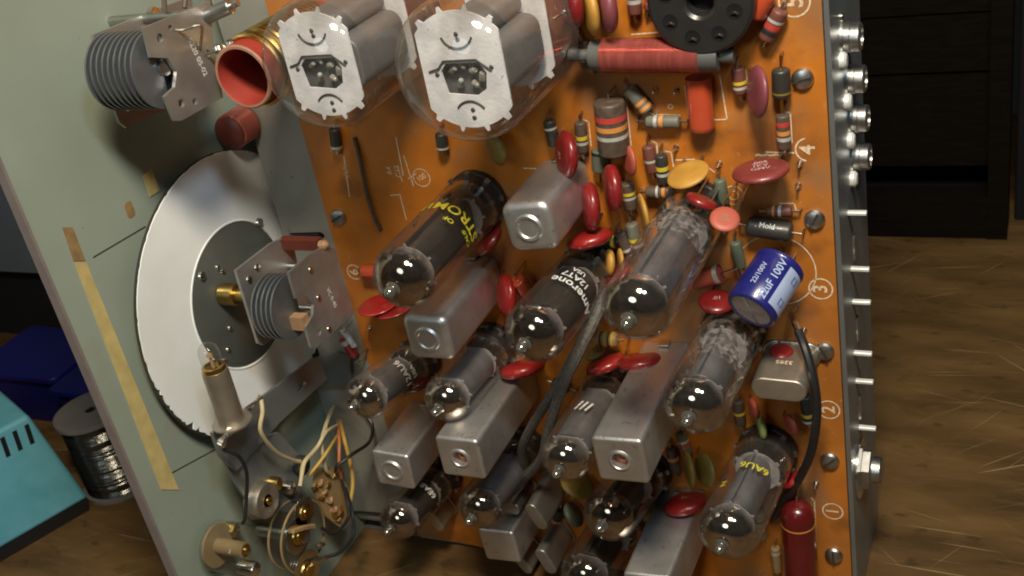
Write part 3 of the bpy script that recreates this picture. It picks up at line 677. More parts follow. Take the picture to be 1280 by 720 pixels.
disc('small red disc above the wide crystal case', 977, 440, 30, 24, 5, 'red', 1, h=7)
disc('bright red disc below the yellow lettered valve, front one of two', 473, 381, 54, 27, -20, 'brightred', 1, thick=.12)
disc('red disc mostly hidden behind the front one below the yellow lettered valve', 492, 386, 52, 24, -20, 'red', 1, thick=.12)
disc('red disc on edge between the long can and the white lettered valve', 633, 369, 54, 26, 86, 'brightred', -1)
disc('orange red disc lying under the dome of the white lettered valve', 653, 461, 58, 22, -14, 'brightred', 1)
disc('glossy red disc right of the grey cable above the chevron marked valve', 758, 455, 54, 22, -20, 'brightred', 1)
disc('dark red disc under the largest frosted valve', 800, 452, 58, 24, -8, 'red', 1)
disc('red disc lying beside the twin olive discs near the bottom', 857, 630, 56, 30, -14, 'brightred', 1, mark='.01', msize=.3)
disc('wider olive yellow disc of the standing pair near the bottom', 882, 588, 46, 26, 78, 'olive', -1, thick=.2)
disc('thinner olive yellow disc of the standing pair near the bottom', 862, 587, 46, 14, 80, 'olive', -1, thick=.2)
disc('yellow disc tucked under the lower red disc', 819, 638, 44, 28, -10, 'yellow', 1, thick=.2)
disc('brownish yellow disc in the shadow left of the lower valves', 722, 606, 46, 36, 30, 'olive', 1, thick=.2)
disc('thin orange yellow disc on edge left of the large frosted valve socket', 805, 266, 50, 11, 76, 'yellow', -1, thick=.16)
disc('small yellow disc on edge above the grey cable end, left one', 762, 328, 34, 13, 88, 'yellow', -1, thick=.3)
disc('small yellow disc on edge above the grey cable end, right one', 776, 326, 32, 9, 84, 'yellow', -1, thick=.2)
disc('yellow disc on edge at the top beside the big valve', 738, 12, 66, 21, 78, 'yellow', -1, thick=.22)
disc('red disc on edge at the top, left of the yellow one', 718, 4, 62, 20, 82, 'red', -1)
disc('mauve disc on edge at the top, right of the yellow one', 759, 8, 66, 23, 80, 'mauve', -1)
disc('yellow disc, shaded by its olive colour, in the deep shadow under the big right valve', 620, 185, 46, 24, 70, 'olive', -1)  # olive tone carries the shadow on this yellow disc
disc('dark red disc in the shadow left of the short can', 612, 301, 44, 18, -52, 'red', 1)
disc('red disc standing behind the grey cable beside the largest frosted valve', 772, 345, 42, 24, -50, 'red', 1)
disc('dark red disc between the two small grey valves', 521, 480, 46, 18, -22, 'darkred', 1)
disc('small green disc on edge just above the lower right valve', 952, 534, 31, 10, 80, 'green', -1)
disc('small coral disc on edge under the left end of the wide crystal', 942, 510, 26, 12, 76, 'coral', -1)
disc('small pinkish disc on edge under the right end of the wide crystal', 989, 531, 28, 15, 62, 'coral', -1)
disc('yellow brown disc half behind the grey cable', 744, 442, 26, 17, -30, 'olive', 1)
disc('small red disc next to the lower end of the black wire', 990, 600, 30, 15, -40, 'brightred', 1)
disc('tiny orange bead capacitor between the lower crystals and valves', 741, 683, 24, 12, 100, 'orange', -1, thick=.5)
disc('tiny orange bead capacitor right of the bottom smoked valve', 793, 686, 18, 9, 160, 'orange', 1, thick=.5)
disc('greyish round disc above the orange bead', 717, 643, 34, 24, 60, 'rgreen', 1, thick=.3)

# ------------------------------------------------------------------ resistors and other axial parts
RG = 'banded resistors on the board'
def axial(label, a, b, r, col, bands=(), h=None, name='resistor', cat='resistor', group=RG, leads=(1, 1), bend=2.2, lm='wire', mark=None, dome=.35):
    hh = h if h is not None else r + .6
    h0, h1 = hh if isinstance(hh, tuple) else (hh, hh)
    A, B = bp(*a, h0), bp(*b, h1); d = (B - A).normalized(); L = (B - A).length; mid = (A + B) / 2
    base = Vec((mid[0], mid[1], 0)); t = Thing(name, label, cat, base, axes(N, d if abs(d[2]) < .9 else U), group)
    mats = [col] + sorted({c for _, c, *_ in bands}); dl = min(r * dome, L * .2); en = [(r * (1 - dome) + r * dome * math.sin(math.radians(q_)), dl * (1 - math.cos(math.radians(q_))), 0) for q_ in (0, 22, 45, 67, 90)]; prof = [(0, 0)] + en
    for q in sorted(bands):
        f, c = q[0], q[1]; w = (q[2] if len(q) > 2 else .085) * L; k = mats.index(c); z = f * L
        prof += [(r, z - w / 2, 0), (r + .06, z - w / 2, k), (r + .06, z + w / 2, k), (r, z + w / 2, k)]
    prof += [(q_[0], L - q_[1], 0) for q_ in en[::-1]] + [(0, L, 0)]
    t.part('body', MB().lathe(A, d, prof, 20), mats)
    for k, (p, s_) in enumerate(((A, -1), (B, 1))):
        if not leads[k]: continue
        q1 = p + d * (s_ * .8); q2 = p + d * (s_ * bend); q3 = Vec((q2[0] + d[0] * s_ * .5, q2[1] + d[1] * s_ * .5, -.2))
        t.part('lead', MB().rod([p, q1, q2, q3], .42, 6, smooth=False), lm)
    if mark:
        vw = (EYE - mid).normalized(); o = vw - d * vw.dot(d); o.normalize(); o = (o + V * .35 - d * (V * .35).dot(d)).normalized()
        t.part('lettering', MB().text(mark, r * .75, mid + o * (r + .1), d, o.cross(d), wrap=None), 'print_white')
    return t
Y, W, O, RR, K = 'bandy', 'bands', 'bando', 'bandr', 'bandk'
axial('small dark resistor with one yellow and one silver band, right of the first red disc', (725, 152), (729, 190), 2.1, 'rbrown', [(.5, Y, .12), (.68, W)])
axial('thickest resistor, grey brown with red, orange and silver bands', (761, 126), (768, 192), 5.3, 'rbrown', [(.28, RR, .10), (.46, O, .09), (.63, W, .07)], h=7, dome=.2)
axial('slanted resistor with two orange bands under the copper choke', (785, 110), (810, 139), 2.4, 'rgrey', [(.62, O, .12), (.84, O, .12)])
axial('grey resistor lying level with silver and orange bands, beside the orange block', (808, 152), (850, 152), 2.2, 'rgrey', [(.3, W, .1), (.47, O, .12)])
axial('brown resistor with a single silver band, left of the yellow banded one', (810, 182), (816, 215), 2.2, 'rred', [(.55, W)])
axial('dark resistor with a bright yellow band, touching the mustard yellow disc', (826, 193), (830, 229), 2.2, 'rdark', [(.45, Y, .14), (.66, W, .1)])
axial('short level resistor with silver and orange bands under the mustard yellow disc', (808, 240), (838, 240), 2.2, 'rbrown', [(.5, W, .1), (.77, O, .14)])
axial('brown resistor with a yellow band right of the middle red disc', (783, 228), (789, 261), 2.5, 'rbrown', [(.38, Y, .11), (.55, W)])
axial('grey resistor with a yellow and a white band above the largest valve', (789, 279), (797, 310), 2.4, 'rgrey', [(.62, Y, .13), (.85, W)])
axial('dull brown resistor with a silver end band between two yellow parts', (775, 290), (787, 316), 2.3, 'rbrown', [(.8, W, .12)])
axial('dark level resistor ending in a yellow band beside the low red disc', (745, 303), (770, 302), 2.2, 'rdark', [(.88, Y, .16)])
axial('reddish resistor with yellow and silver bands left of the mauve disc', (922, 84), (926, 117), 2.2, 'rred', [(.55, Y, .12), (.75, W, .1)])
axial('slanted brown resistor with silver, red and black bands near the octal socket', (976, 12), (957, 50), 2.7, 'rred', [(.33, W), (.5, RR, .16), (.7, K, .14)])
axial('red, orange and white banded resistor below the upper right screw', (978, 143), (981, 186), 2.2, 'rbrown', [(.25, RR, .13), (.5, O, .12), (.68, W, .1)])
axial('brown level resistor with a white band above the black tubular part', (958, 264), (990, 264), 1.9, 'rred', [(.55, W, .12), (.3, O, .08)])
axial('brown resistor at the very top left of the octal socket', (792, -8), (794, 18), 2.3, 'rred', [(.35, W, .2)])
axial('dark brown resistor with a silver band at the left end of the copper choke', (727, 52), (738, 84), 2.5, 'rbrown', [(.65, W, .1)])
axial('dark resistor with a yellow band right of the wide crystal', (1007, 494), (1011, 528), 2.3, 'rdark', [(.68, Y, .12), (.9, W)])
axial('tan resistor with brown and yellow bands beside the largest valve dome', (748, 424), (772, 425), 2.9, 'tan', [(.2, K, .1), (.42, Y, .1), (.62, K, .08), (.8, Y, .1)], h=8)
axial('dark resistor with a silver band in the shadow below the big right valve', (551, 166), (554, 188), 2.3, 'rdark', [(.82, W, .12)])
axial('dark resistor with a shiny end standing near the left edge of the board', (418, 160), (421, 186), 2.2, 'rdark', [(.88, W, .12)])
axial('black resistor in the shadow left of the first red disc', (686, 150), (693, 182), 2.2, 'rdark', [(.3, W)])
axial('tiny reddish resistor at the top between choke and octal socket', (814, -4), (810, 12), 1.7, 'rred', [(.5, RR, .2)])
axial('slim dull resistor standing in the gap beside the dark red tubular part', (969, 684), (972, 714), 1.9, 'tan', [(.2, W)])
axial('dark resistor lying behind the olive disc pair', (838, 560), (846, 590), 2.2, 'rbrown', [(.4, O, .12)])
axial('brown resistor behind the green disc', (936, 545), (928, 570), 2.2, 'rred', [(.5, O, .12)])
axial('brown resistor with an orange band in the dark right of the short can', (715, 318), (722, 340), 2.2, 'rbrown', [(.5, O, .12)])
axial('resistor with a yellow band half under the chevron marked valve', (742, 500), (736, 530), 2.2, 'rbrown', [(.4, Y, .12)])
axial('grey resistor in the gap right of the lower right can', (850, 540), (860, 566), 2.2, 'rgrey', [(.4, W, .1), (.6, RR, .1)])
axial('brown resistor with red band below the orange red disc', (690, 478), (712, 486), 2.2, 'rbrown', [(.4, RR, .12), (.6, O, .1)])
axial('dark resistor with orange band left of the smoked valve socket', (700, 636), (692, 664), 2.2, 'rdark', [(.5, O, .12)])
axial('tan resistor low between the marked valve and the dark red tubular part', (948, 640), (952, 672), 2.2, 'tan', [(.3, K), (.5, RR)])
axial('brown resistor beside the wide crystal, under its left end', (922, 500), (926, 530), 2.2, 'rbrown', [(.5, Y, .1)])
AG = 'tubular parts on the board'
axial('slim grey ceramic tube right of the mustard yellow disc', (899, 224), (905, 254), 2.1, 'rgreen', name='tubular_capacitor', cat='capacitor', group=AG)
axial('slim grey ceramic tube reaching the blue capacitor', (919, 302), (926, 334), 2.1, 'rgreen', name='tubular_capacitor', cat='capacitor', group=AG)
axial('dark green tubular part with gold lead beside the upper right screw', (976, 86), (977, 122), 2.9, 'rdark', [(.8, 'olive', .06)], name='tubular_capacitor', cat='capacitor', group=AG, lm='gold', bend=4, mark=None)
axial('stubby grey green moulded part with gold lead under the thick resistor', (749, 187), (750, 214), 2.8, 'rgreen', [(.12, K, .14)], name='tubular_capacitor', cat='capacitor', group=AG, lm='gold', bend=4)
axial('black tubular capacitor with silver lettering above the blue one', (934, 282), (990, 291), 3.4, 'rdark', name='tubular_capacitor', cat='capacitor', group=AG, bend=3, mark='. Mold --')
axial('coral ceramic tube with a silver collar and bare lead, right of the largest valve', (866, 352), (900, 342), 3.4, 'coral', [(.93, W, .16)], name='tubular_capacitor', cat='capacitor', group=AG, leads=(0, 1), bend=7, lm='solder')
axial('dark red dipped tubular capacitor with an orange dash at the lower right edge', (996, 628), (1004, 752), 6.4, 'darkred', [(.19, 'bando', .012)], h=8, name='tubular_capacitor', cat='capacitor', group=AG, dome=.9)
axial('small orange dipped capacitor behind the white lettered valve', (646, 349), (664, 374), 3.2, 'orange', h=(10, 4), name='tubular_capacitor', cat='capacitor', group=AG)
axial('small orange dipped capacitor half behind the yellow lettered valve', (453, 339), (480, 340), 2.8, 'orange', name='tubular_capacitor', cat='capacitor', group=AG)
axial('orange dipped capacitor at the top right of the octal socket', (957, -12), (941, 20), 4.0, 'orange', name='tubular_capacitor', cat='capacitor', group=AG, lm='solder')
axial('small red and white glass diode at the left board edge under the tuning capacitor', (428, 423), (445, 448), 1.9, 'brightred', [(.15, W, .2), (.9, K, .15)], h=(9, 6), name='tubular_capacitor', cat='diode', group=AG, bend=3, lm='solder')
axial('thin white part crossing the red diode at the left board edge', (428, 412), (443, 433), 1.3, 'print_white', h=(9, 7), name='tubular_capacitor', cat='diode', group=AG, bend=5, lm='solder')

# flat orange dipped block
A, B = bp(873, 104, 4), bp(878, 160, 4); d = (B - A).normalized()
t = Thing('film_capacitor', 'long orange dipped block capacitor under the copper choke', 'capacitor', ((A + B) / 2) * 1.0 - N * 4, axes(N, d))
t.part('body', MB().rprism(A - d * 2.0, N, d, 7.4, 8.2, (B - A).length + 3.5, 3.3, 2.6, seg=6), 'orange', sharp=60)
for p, s_ in ((A, -1), (B, 1)): t.part('lead', MB().rod([p - N * 1, Vec((p[0], p[1], -.2))], .4, 6, smooth=False), 'wire')

# copper choke
A, B = bp(712, 69, 9), bp(918, 69, 9); d = (B - A).normalized(); L = (B - A).length
t = Thing('wound_choke', 'long choke coil closely wound with copper red wire on a dark former', 'choke', Vec(((A + B)[0] / 2, (A + B)[1] / 2, 0)), axes(N, d))
t.part('former', MB().lathe(A, d, [(0, 0), (2.0, 0), (2.0, L * .14), (4.8, L * .143), (5.0, L * .16), (5.0, L * .90), (4.8, L * .915), (2.4, L * .918), (2.4, L), (0, L)], 28), 'chokeform')
w = MB(); pr = []; n = 150; z0, z1 = L * .215, L * .81
for i in range(n):
    z = z0 + (z1 - z0) * i / n; pr += [(5.35, z), (5.5, z + (z1 - z0) / n * .5)]
pr = [(5.2, z0)] + pr + [(5.35, z1), (5.2, z1)]
t.part('winding', MB().lathe(A, d, pr, 28), 'choke', sharp=80)
for q in (.11, .95): t.part('lead', MB().rod([A + d * (L * q) - N * 1, Vec((*(A + d * (L * q))[:2], -.2))], .6, 6, smooth=False), 'wire')

# octal socket
o = bp(874, 4, 14); b = Vec((o[0], o[1], 0)); R = 16.3
t = Thing('octal_socket', 'black round eight pin socket without a valve at the top of the board', 'socket', b)
c = MB(); c.lathe(b, N, [(0, .2), (R - 2, .2), (R - 1, 8), (R, 9), (R, 13.2), (R - 1, 14), (5.2, 14), (4.2, 13.2), (4.0, 8), (0, 8)], 44); sb = t.part('body', c, 'phenolic')
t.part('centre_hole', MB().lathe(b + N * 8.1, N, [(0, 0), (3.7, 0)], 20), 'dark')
for i in range(8):
    a = 2 * math.pi * (i + .5) / 8 + .1; p = b + Vec((math.cos(a), math.sin(a), 0)) * 10.8 + N * 14
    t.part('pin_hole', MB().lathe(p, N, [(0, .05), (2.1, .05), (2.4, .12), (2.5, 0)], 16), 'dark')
    t.part('contact', MB().rod([p + Vec((-1.0, -.6, .25)), p + Vec((.1, -.3, .5)), p + Vec((1.1, -.9, .25))], .42, 6), 'solder')

# blue electrolytic
E0, E1 = bp(938, 389, 25), bp(976, 331, 7.5); d = (E0 - E1).normalized(); L = (E0 - E1).length; R = 8.8
t = Thing('electrolytic_capacitor', 'blue electrolytic capacitor with a pale stripe leaning over its board outline', 'capacitor', bp(985, 330), axes(d, U))
vw = (EYE - E0).normalized(); vw = (vw - d * vw.dot(d)).normalized(); rt = d.cross(vw)
t.part('sleeve', MB().lathe(E1, d, [(0, 0), (R - .6, 0), (R, .6), (R, 1.6), (R - .5, 2.3), (R, 3.0), (R, L - .8), (R - .5, L - .1), (R - 1.6, L), (R - 1.8, L - .25)], 40), 'blue', sharp=60)
t.part('can_end', MB().lathe(E1, d, [(0, L - .3), (R - 1.8, L - .28)], 32), 'capend')
vg = MB(); x_ = vw * .78 + rt * .62; x_.normalize()
for ang in (0.0, 1.57):
    xx = x_ * math.cos(ang) + d.cross(x_) * math.sin(ang); vg.box(E0 - d * .22, xx, d.cross(xx), d, R * 1.7 if ang == 0 else R * 1.2, .8 if ang == 0 else .3, .25)
t.part('vent_lines', vg, 'solder')
st = MB(); k = 10; ph0, ph1 = 20, 78   # pale stripe
def onc(ph, z, rr=R + .08):
    a = math.radians(ph); return E1 + d * z + (vw * math.cos(a) - rt * math.sin(a)) * rr
for i in range(k):
    a, b_ = ph0 + (ph1 - ph0) * i / k, ph0 + (ph1 - ph0) * (i + 1) / k
    st.add([onc(a, 3.2), onc(b_, 3.2), onc(b_, L - 2), onc(a, L - 2)], [(0, 1, 2, 3)])
t.part('pale_stripe', st, 'paleblue')
bx = MB()
for z in (L * .30, L * .74):
    for dz0, dz1, a0, a1 in ((-1.3, -.9, 40, 56), (.9, 1.3, 40, 56), (-1.3, 1.3, 40, 43), (-1.3, 1.3, 53, 56)):
        bx.add([onc(a0, z + dz0, R + .16), onc(a1, z + dz0, R + .16), onc(a1, z + dz1, R + .16), onc(a0, z + dz1, R + .16)], [(0, 1, 2, 3)])
t.part('stripe_marks', bx, 'print_blue')
mb = MB()
for ph, s_, sz in ((2, '22uF 100V', 3.7), (-30, '22/100V', 2.6)):
    a = math.radians(ph); o = E1 + d * (L * .52) + (vw * math.cos(a) - rt * math.sin(a)) * (R + .1); out = (o - E1); out = (out - d * out.dot(d)).normalized()
    mb.text(s_, sz, o, -d, out.cross(-d))
t.part('lettering', mb, 'paleblue')
for k in (-1, 1): t.part('lead', MB().rod([E1 + rt * (2.5 * k), E1 - d * 2 + rt * 2.5 * k, Vec((*(E1 - d * 3.5 + rt * 2.5 * k)[:2], -.2))], .45, 6, smooth=False), 'wire')

# ------------------------------------------------------------------ cables and wires on the board
def cable(label, pts, r, m, cat='cable', name='insulated_wire', group=None, end=None, endm='solder'):
    t = Thing(name, label, cat, pts[0], solo=True, group=group); t.part(name, MB().rod(pts, r, 9), m)
    if end: t.part('bare_end', MB().rod(end, r * .72, 8), endm)
    return t
cable('grey braided cable running down between the valves, right strand of the pair', [bp(757, 350, 6), bp(750, 385, 24), bp(728, 432, 32), bp(702, 486, 34), bp(686, 535, 32), bp(676, 575, 26), bp(645, 606, 12), bp(634, 616, 2)], 2.0, 'braid', name='braided_cable')
cable('grey braided cable looping beside the open holed can, left strand of the pair', [bp(752, 362, 5), bp(744, 390, 20), bp(722, 436, 28), bp(696, 484, 30), bp(668, 527, 28), bp(653, 560, 22), bp(655, 588, 14), bp(640, 604, 2)], 1.9, 'braid', name='braided_cable')
mb = MB()
pts = spline([bp(757, 350, 6), bp(750, 385, 24), bp(728, 432, 32)])
cable('black wire with a bare tinned end arching down the right side past the wide crystal', [bp(998, 414, 9), bp(1008, 440, 15), bp(1018, 480, 19), bp(1021, 520, 19), bp(1014, 565, 15), bp(998, 600, 10), bp(975, 634, 5), bp(964, 648, 0)], 1.6, 'black',
      end=[bp(989, 393, .2), bp(993, 402, 5), bp(998, 414, 9), bp(1001, 420, 10.5)])
cable('dark bare wire laid along the left part of the board', [bp(443, 172, .5), bp(450, 200, 1.6), bp(458, 240, 1.6), bp(468, 272, 1.6), bp(476, 288, .4)], .8, 'rbrown')

# ------------------------------------------------------------------ tank coil, second coil former
h = 50; c = bp(303, 97, h); b = Vec((c[0], c[1], 0)); R = 11.0
t = Thing('tank_coil', 'red coil former wound with brass wire, its open mouth beside the left power valve', 'coil', b)
t.part('former', MB().lathe(b, N, [(R - 1.6, .2), (R, .2), (R, h - .5), (R - .5, h, 1), (R - 1.3, h, 1), (R - 1.6, h - .6, 0), (R - 1.6, .2, 0)], 44), ['formred', 'formrim'])
rg = MB(); pts = []; turns = 16; z0, z1 = 5, h - 5
for i in range(turns * 28 + 1):
    a = 2 * math.pi * i / 28 + 2.2; pts.append(b + N * (z1 - (z1 - z0) * i / (turns * 28)) + Vec((math.cos(a), math.sin(a), 0)) * (R + .8))
t.part('winding', rg.rod(pts, 0.95, 7, smooth=False), 'brass')
p = pts[0]; t.part('solder_lug', MB().rod([p + N * 4 - U * 2, p + N * 2, p, p - N * 1 + U * 3], lambda q: 1.3 + .6 * math.sin(q * 9), 8), 'solder')
LUG = p + N * 3
h = 13; c = bp(284, 168, h); b = Vec((c[0], c[1], 0))
t = Thing('coil_former', 'dark red coil former, shade put in its colour, half hidden under the red tank coil', 'coil', b)
t.part('former', MB().lathe(b, N, [(0, .2), (6.6, .2), (6.6, h - 1.2), (5.4, h - .2), (0, h)], 32), 'fibre')  # darker than the tank coil's red: shade beneath it is in the colour
t.part('winding', MB().lathe(b + N * 1, N, [(6.6, 0)] + [(6.9 + .25 * (i % 2), i * .5) for i in range(20)] + [(6.6, 10)], 28), 'choke')
t = Thing('solder_tag', 'thin bare wire joining the big tuning capacitor to the tank coil', 'wire', ap(210, 35, -95), solo=True)
t.part('connecting_wire', MB().rod([ap(210, 36, -92), ap(228, 37, -88) , ap(252, 33, -82) , LUG - U * 8 - V * 1 + N * 1, LUG], .55, 7), 'wire')
t.ob.name = 'connecting_wire'

# ------------------------------------------------------------------ tuning capacitors (plates stand across the shaft)
def ring_hole(px, py, u, r, n=12):
    c = ap(px, py, u); return [c + V * (r * math.cos(2 * math.pi * i / n)) + N * (r * math.sin(2 * math.pi * i / n)) for i in range(n)]
def half_disc(c, r, a0, a1, n=20): return [c + V * (r * math.cos(math.radians(a0 + (a1 - a0) * i / n))) + N * (r * math.sin(math.radians(a0 + (a1 - a0) * i / n))) for i in range(n + 1)]
UF, UB = -91.0, -116.0
t = Thing('tuning_capacitor', 'variable capacitor with many curved grey fins at the top left of the panel', 'capacitor', ap(215, 80, UB), group='air spaced tuning capacitors')
fo = [(176, 35), (251, 5), (259, 1), (263, 54), (275, 122), (223, 151), (215, 151), (202, 121), (215, 109), (217, 90), (206, 73), (185, 72)]
t.part('front_plate', MB().plate([ap(*q, UF) for q in fo], U, 1.3, holes=[ring_hole(196, 48, UF, 1.5), ring_hole(256, 67, UF, 1.3), ring_hole(223, 129, UF, 1.5), ring_hole(240, 127, UF, 1.2), ring_hole(209, 35, UF, .9)]), 'capframe')
bo = [(113, 44), (185, 15), (236, -4), (250, 118), (176, 149), (155, 160), (146, 153), (135, 124), (115, 57)]
t.part('back_plate', MB().plate([ap(*q, UB) for q in bo], U, 1.3, holes=[ring_hole(156, 136, UB, 1.0), ring_hole(172, 133, UB, 1.0)]), 'capframe')
cc = ap(200, 86, UF - 2); fins = MB(); k = 9
for i in range(k):
    u = UB + 3.4 + (UF - UB - 6.0) * i / (k - 1); c_ = Vec((u, cc[1], cc[2]))
    fins.plate(half_disc(c_, 12.6, -12, 176), U, .75)
t.part('rotor_fins', fins, 'fins')
fins = MB()
for i in range(k - 1):
    u = UB + 4.8 + (UF - UB - 6.0) * i / (k - 1); c_ = Vec((u, cc[1] - 1, cc[2] - 6))
    fins.plate(half_disc(c_, 11, 160, 330), U, .75)
t.part('stator_fins', fins, 'fins')
t.part('rotor_edge', MB().box(Vec(((UF + UB) / 2 - .5, cc[1] - 12.2, cc[2] + 1.6)), U, V, N, UF - UB - 5, .8, 1.4), 'copperish')
t.part('shaft', MB().cyl(Vec((UB - 1, cc[1], cc[2] - 1)), Vec((UF - .5, cc[1], cc[2] - 1)), 2.6), 'steel')
for q in ((245, 20), (238, 118)):
    e = ap(*q, UF); t.part('spacer_bar', MB().cyl(Vec((PU, e[1], e[2] - 2)), Vec((UF, e[1], e[2] - 2)), 1.8), 'steel')
e = ap(186, 18, UB); t.part('nut', MB().lathe(e, U, [(0, 1.3), (2.6, 1.3), (2.6, 3.2), (0, 3.4)], 6), 'solder')
mb = MB(); o = ap(243, 72, UF); mb.text('8220 05-02', 3.0, Vec((UF + 1.42, o[1], o[2])), (-V * .98 - N * .16), (-N * .98 + V * .16)); t.part('lettering', mb, 'print_white')
for q in (((204, -14), (206, 14)), ((233, -14), (231, 10))):
    t.part('lead', MB().rod([ap(*q[0], -104), ap(*q[1], -104)], .9, 7, smooth=False), 'rbrown')
t = Thing('metal_spacer', 'bright metal cylinder at the top between the finned capacitor and the red coil', 'spacer', ap(272, 14, -84), solo=True)
a, b_ = ap(256, 22, -91), ap(289, 7, -80)
t.part('metal_spacer', MB().cyl(a, b_, 2.5, seg=20, bev=.3).cyl(b_, b_ + (b_ - a).normalized() * 3, 1.2), 'steel')

UF, UB = -84.0, -104.0
t = Thing('tuning_capacitor', 'small variable capacitor on a brass shaft in front of the white dial', 'capacitor', ap(360, 360, UB), group='air spaced tuning capacitors')
bo = [(292, 338), (336, 304), (361, 293), (372, 345), (388, 402), (348, 415), (327, 431), (320, 429)]
t.part('back_plate', MB().plate([ap(*q, UB) for q in bo], U, 1.2, holes=[ring_hole(318, 334, UB, 1.3), ring_hole(308, 349, UB, 1.3), ring_hole(328, 410, UB, 1.3), ring_hole(328, 370, UB, 4.4, 20)]), 'capframe')
fo = [(358, 341), (383, 318), (405, 307), (417, 312), (426, 348), (440, 391), (392, 435), (386, 434), (379, 409), (388, 394), (389, 381), (381, 370), (367, 373)]
t.part('front_plate', MB().plate([ap(*q, UF) for q in fo], U, 1.2, holes=[ring_hole(385, 337, UF, 1.2), ring_hole(395, 372, UF, 1.2), ring_hole(408, 411, UF, 1.3), ring_hole(396, 415, UF, 1.3)]), 'capframe')
cc = ap(380, 384, UF); fins = MB()
for i in range(5):
    u = UB + 5 + 2.2 * i; c_ = Vec((u, cc[1], cc[2])); fins.plate(half_disc(c_, 12.5, -25, 190), U, .7)
t.part('rotor_fins', fins, 'fins')
t.part('counterweight', MB().box(Vec((UF - 3, cc[1] - 5.5, cc[2] + 1.5)), U, V, N, 7, 5.5, 4), 'copperish')
e = ap(328, 370, UB)
t.part('shaft', MB().cyl(Vec((-123, e[1], e[2])), Vec((UB + 12, e[1], e[2])), 2.6, bev=.3).cyl(Vec((-123, e[1], e[2])), Vec((-116, e[1], e[2])), 4.4, bev=.5), 'brass')
t.part('bearing', MB().lathe(Vec((UB, e[1], e[2])), U, [(4.4, -1.4), (3.2, -1.4), (3.2, 2.2), (4.4, 2.2)], 20), 'rdark')
for q in ((412, 335), (420, 388)):
    e2 = ap(*q, UF); t.part('spacer_bar', MB().cyl(Vec((UB, e2[1], e2[2])), Vec((UF, e2[1], e2[2])), 1.7), 'steel')
t.part('insulator', MB().box((ap(376, 304, -95)), U, V, N, 18, 4.2, 4), 'fibre')
rv = MB()
for q in ((318, 334), (308, 349), (328, 410)): rv.lathe(ap(*q, UB) + U * 1.0, U, [(0, 0), (1.7, 0), (1.4, .7), (0, .9)], 10)
for q in ((385, 337), (395, 372), (408, 411)): rv.lathe(ap(*q, UF) + U * 1.0, U, [(0, 0), (1.5, 0), (1.2, .7), (0, .9)], 10)
t.part('rivets', rv, 'solder'); t.part('solder_joint', MB().lathe(ap(403, 306, -84), U, [(0, -2), (1.8, -1), (2.0, 1.4), (.8, 2.6), (0, 2.8)], 10), 'copperish')
mb = MB(); o = ap(411, 372, UF); mb.text('VC 0-40', 2.8, Vec((UF + 1.32, o[1], o[2])), (-V * .98 - N * .16), (-N * .98 + V * .16)); t.part('lettering', mb, 'print_white')

# ------------------------------------------------------------------ dial disc
UD = -124.5; c = ap(283, 366, UD); c = Vec((UD, 9.2, 31.5))
t = Thing('dial_disc', 'white dial ring chipped black around its edge, standing beside the panel', 'dial', c)
def ringpts(r, n=90, jag=0.0):
    rnd = random.Random(5); ch = [jag * (rnd.random() ** 5 * 2.8 + rnd.random() * .15) * (1 if math.cos(2 * math.pi * i / n) < -.1 else .12) for i in range(n)]
    return [c + V * ((r - ch[i]) * math.cos(2 * math.pi * i / n)) + N * ((r - ch[i]) * math.sin(2 * math.pi * i / n)) for i in range(n)]
t.part('backing_disc', MB().plate([p - U * .2 for p in ringpts(57.6)], -U, 1.0), 'rdark')
t.part('white_ring', MB().plate(ringpts(57.4, 260, 1.0), U, .5, holes=[ringpts(30, 60)]), 'white')
t.part('inner_plate', MB().lathe(c, U, [(0, .9), (28.2, .9), (29.2, .2), (29.9, .2)], 60), 'dial_dark')
t.part('inner_rim', MB().lathe(c, U, [(29.2, .3), (29.5, .8), (30.0, .8), (30.2, .5)], 60), 'white')
for px, py in ((324, 278), (252, 345), (285, 437), (272, 334), (287, 410), (278, 338)):
    e = ap(px, py, UD + 1); t.part('screw', MB().lathe(Vec((UD + .8, e[1], e[2])), U, [(0, 0), (2.0 if px in (324, 252) else 1.2, 0), (1.6 if px in (324, 252) else .9, 1.0), (0, 1.2)], 14), 'solder')

# ------------------------------------------------------------------ bracket, dial lamp, control parts at lower left
UK = -112.0
t = Thing('mounting_bracket', 'grey metal bracket bar with a slot running from the chassis to the dial lamp', 'bracket', ap(400, 470, UK))
def rr_hole(px, py, u, a, b, ang):
    c_ = ap(px, py, u); ca, sa = math.cos(ang), math.sin(ang); out = []
    for i in range(16):
        th = 2 * math.pi * i / 16; x, y = a * math.cos(th), b * math.sin(th); out.append(c_ + N * (x * ca - y * sa) + V * (x * sa + y * ca))
    return out
t.part('bar', MB().plate([ap(*q, UK) for q in ((389, 448), (397, 449), (405, 474), (346, 528), (292, 589), (272, 570), (262, 541), (330, 492))], U, 1.4, holes=[rr_hole(374, 483, UK, 3.2, 1.5, 0)]), 'bracket')
t.part('chassis_tab', MB().plate([bp(*q, 1.5) for q in ((391, 447), (421, 440), (438, 445), (440, 479), (404, 479))], N, 1.2), 'bracket')
t.part('lower_sheet', MB().plate([ap(*q, UK - 1.6) for q in ((271, 562), (300, 556), (345, 540), (374, 572), (376, 604), (362, 640), (312, 636), (290, 600))], U, 1.2), 'bracket')
t = Thing('dial_lamp', 'tubular dial lamp in a dull metal holder in front of the white dial', 'lamp', ap(290, 528, UK + 9))
a, b_ = ap(290, 526, UK + 8), ap(268, 462, UK + 8); d = (b_ - a).normalized(); L = (b_ - a).length; R = 4.9
t.part('holder', MB().lathe(a, d, [(0, 0), (R, 0), (R, L * .9), (R - .2, L), (R - 1.0, L), (R - 1, L * .8), (0, L * .8)], 28), 'tin')
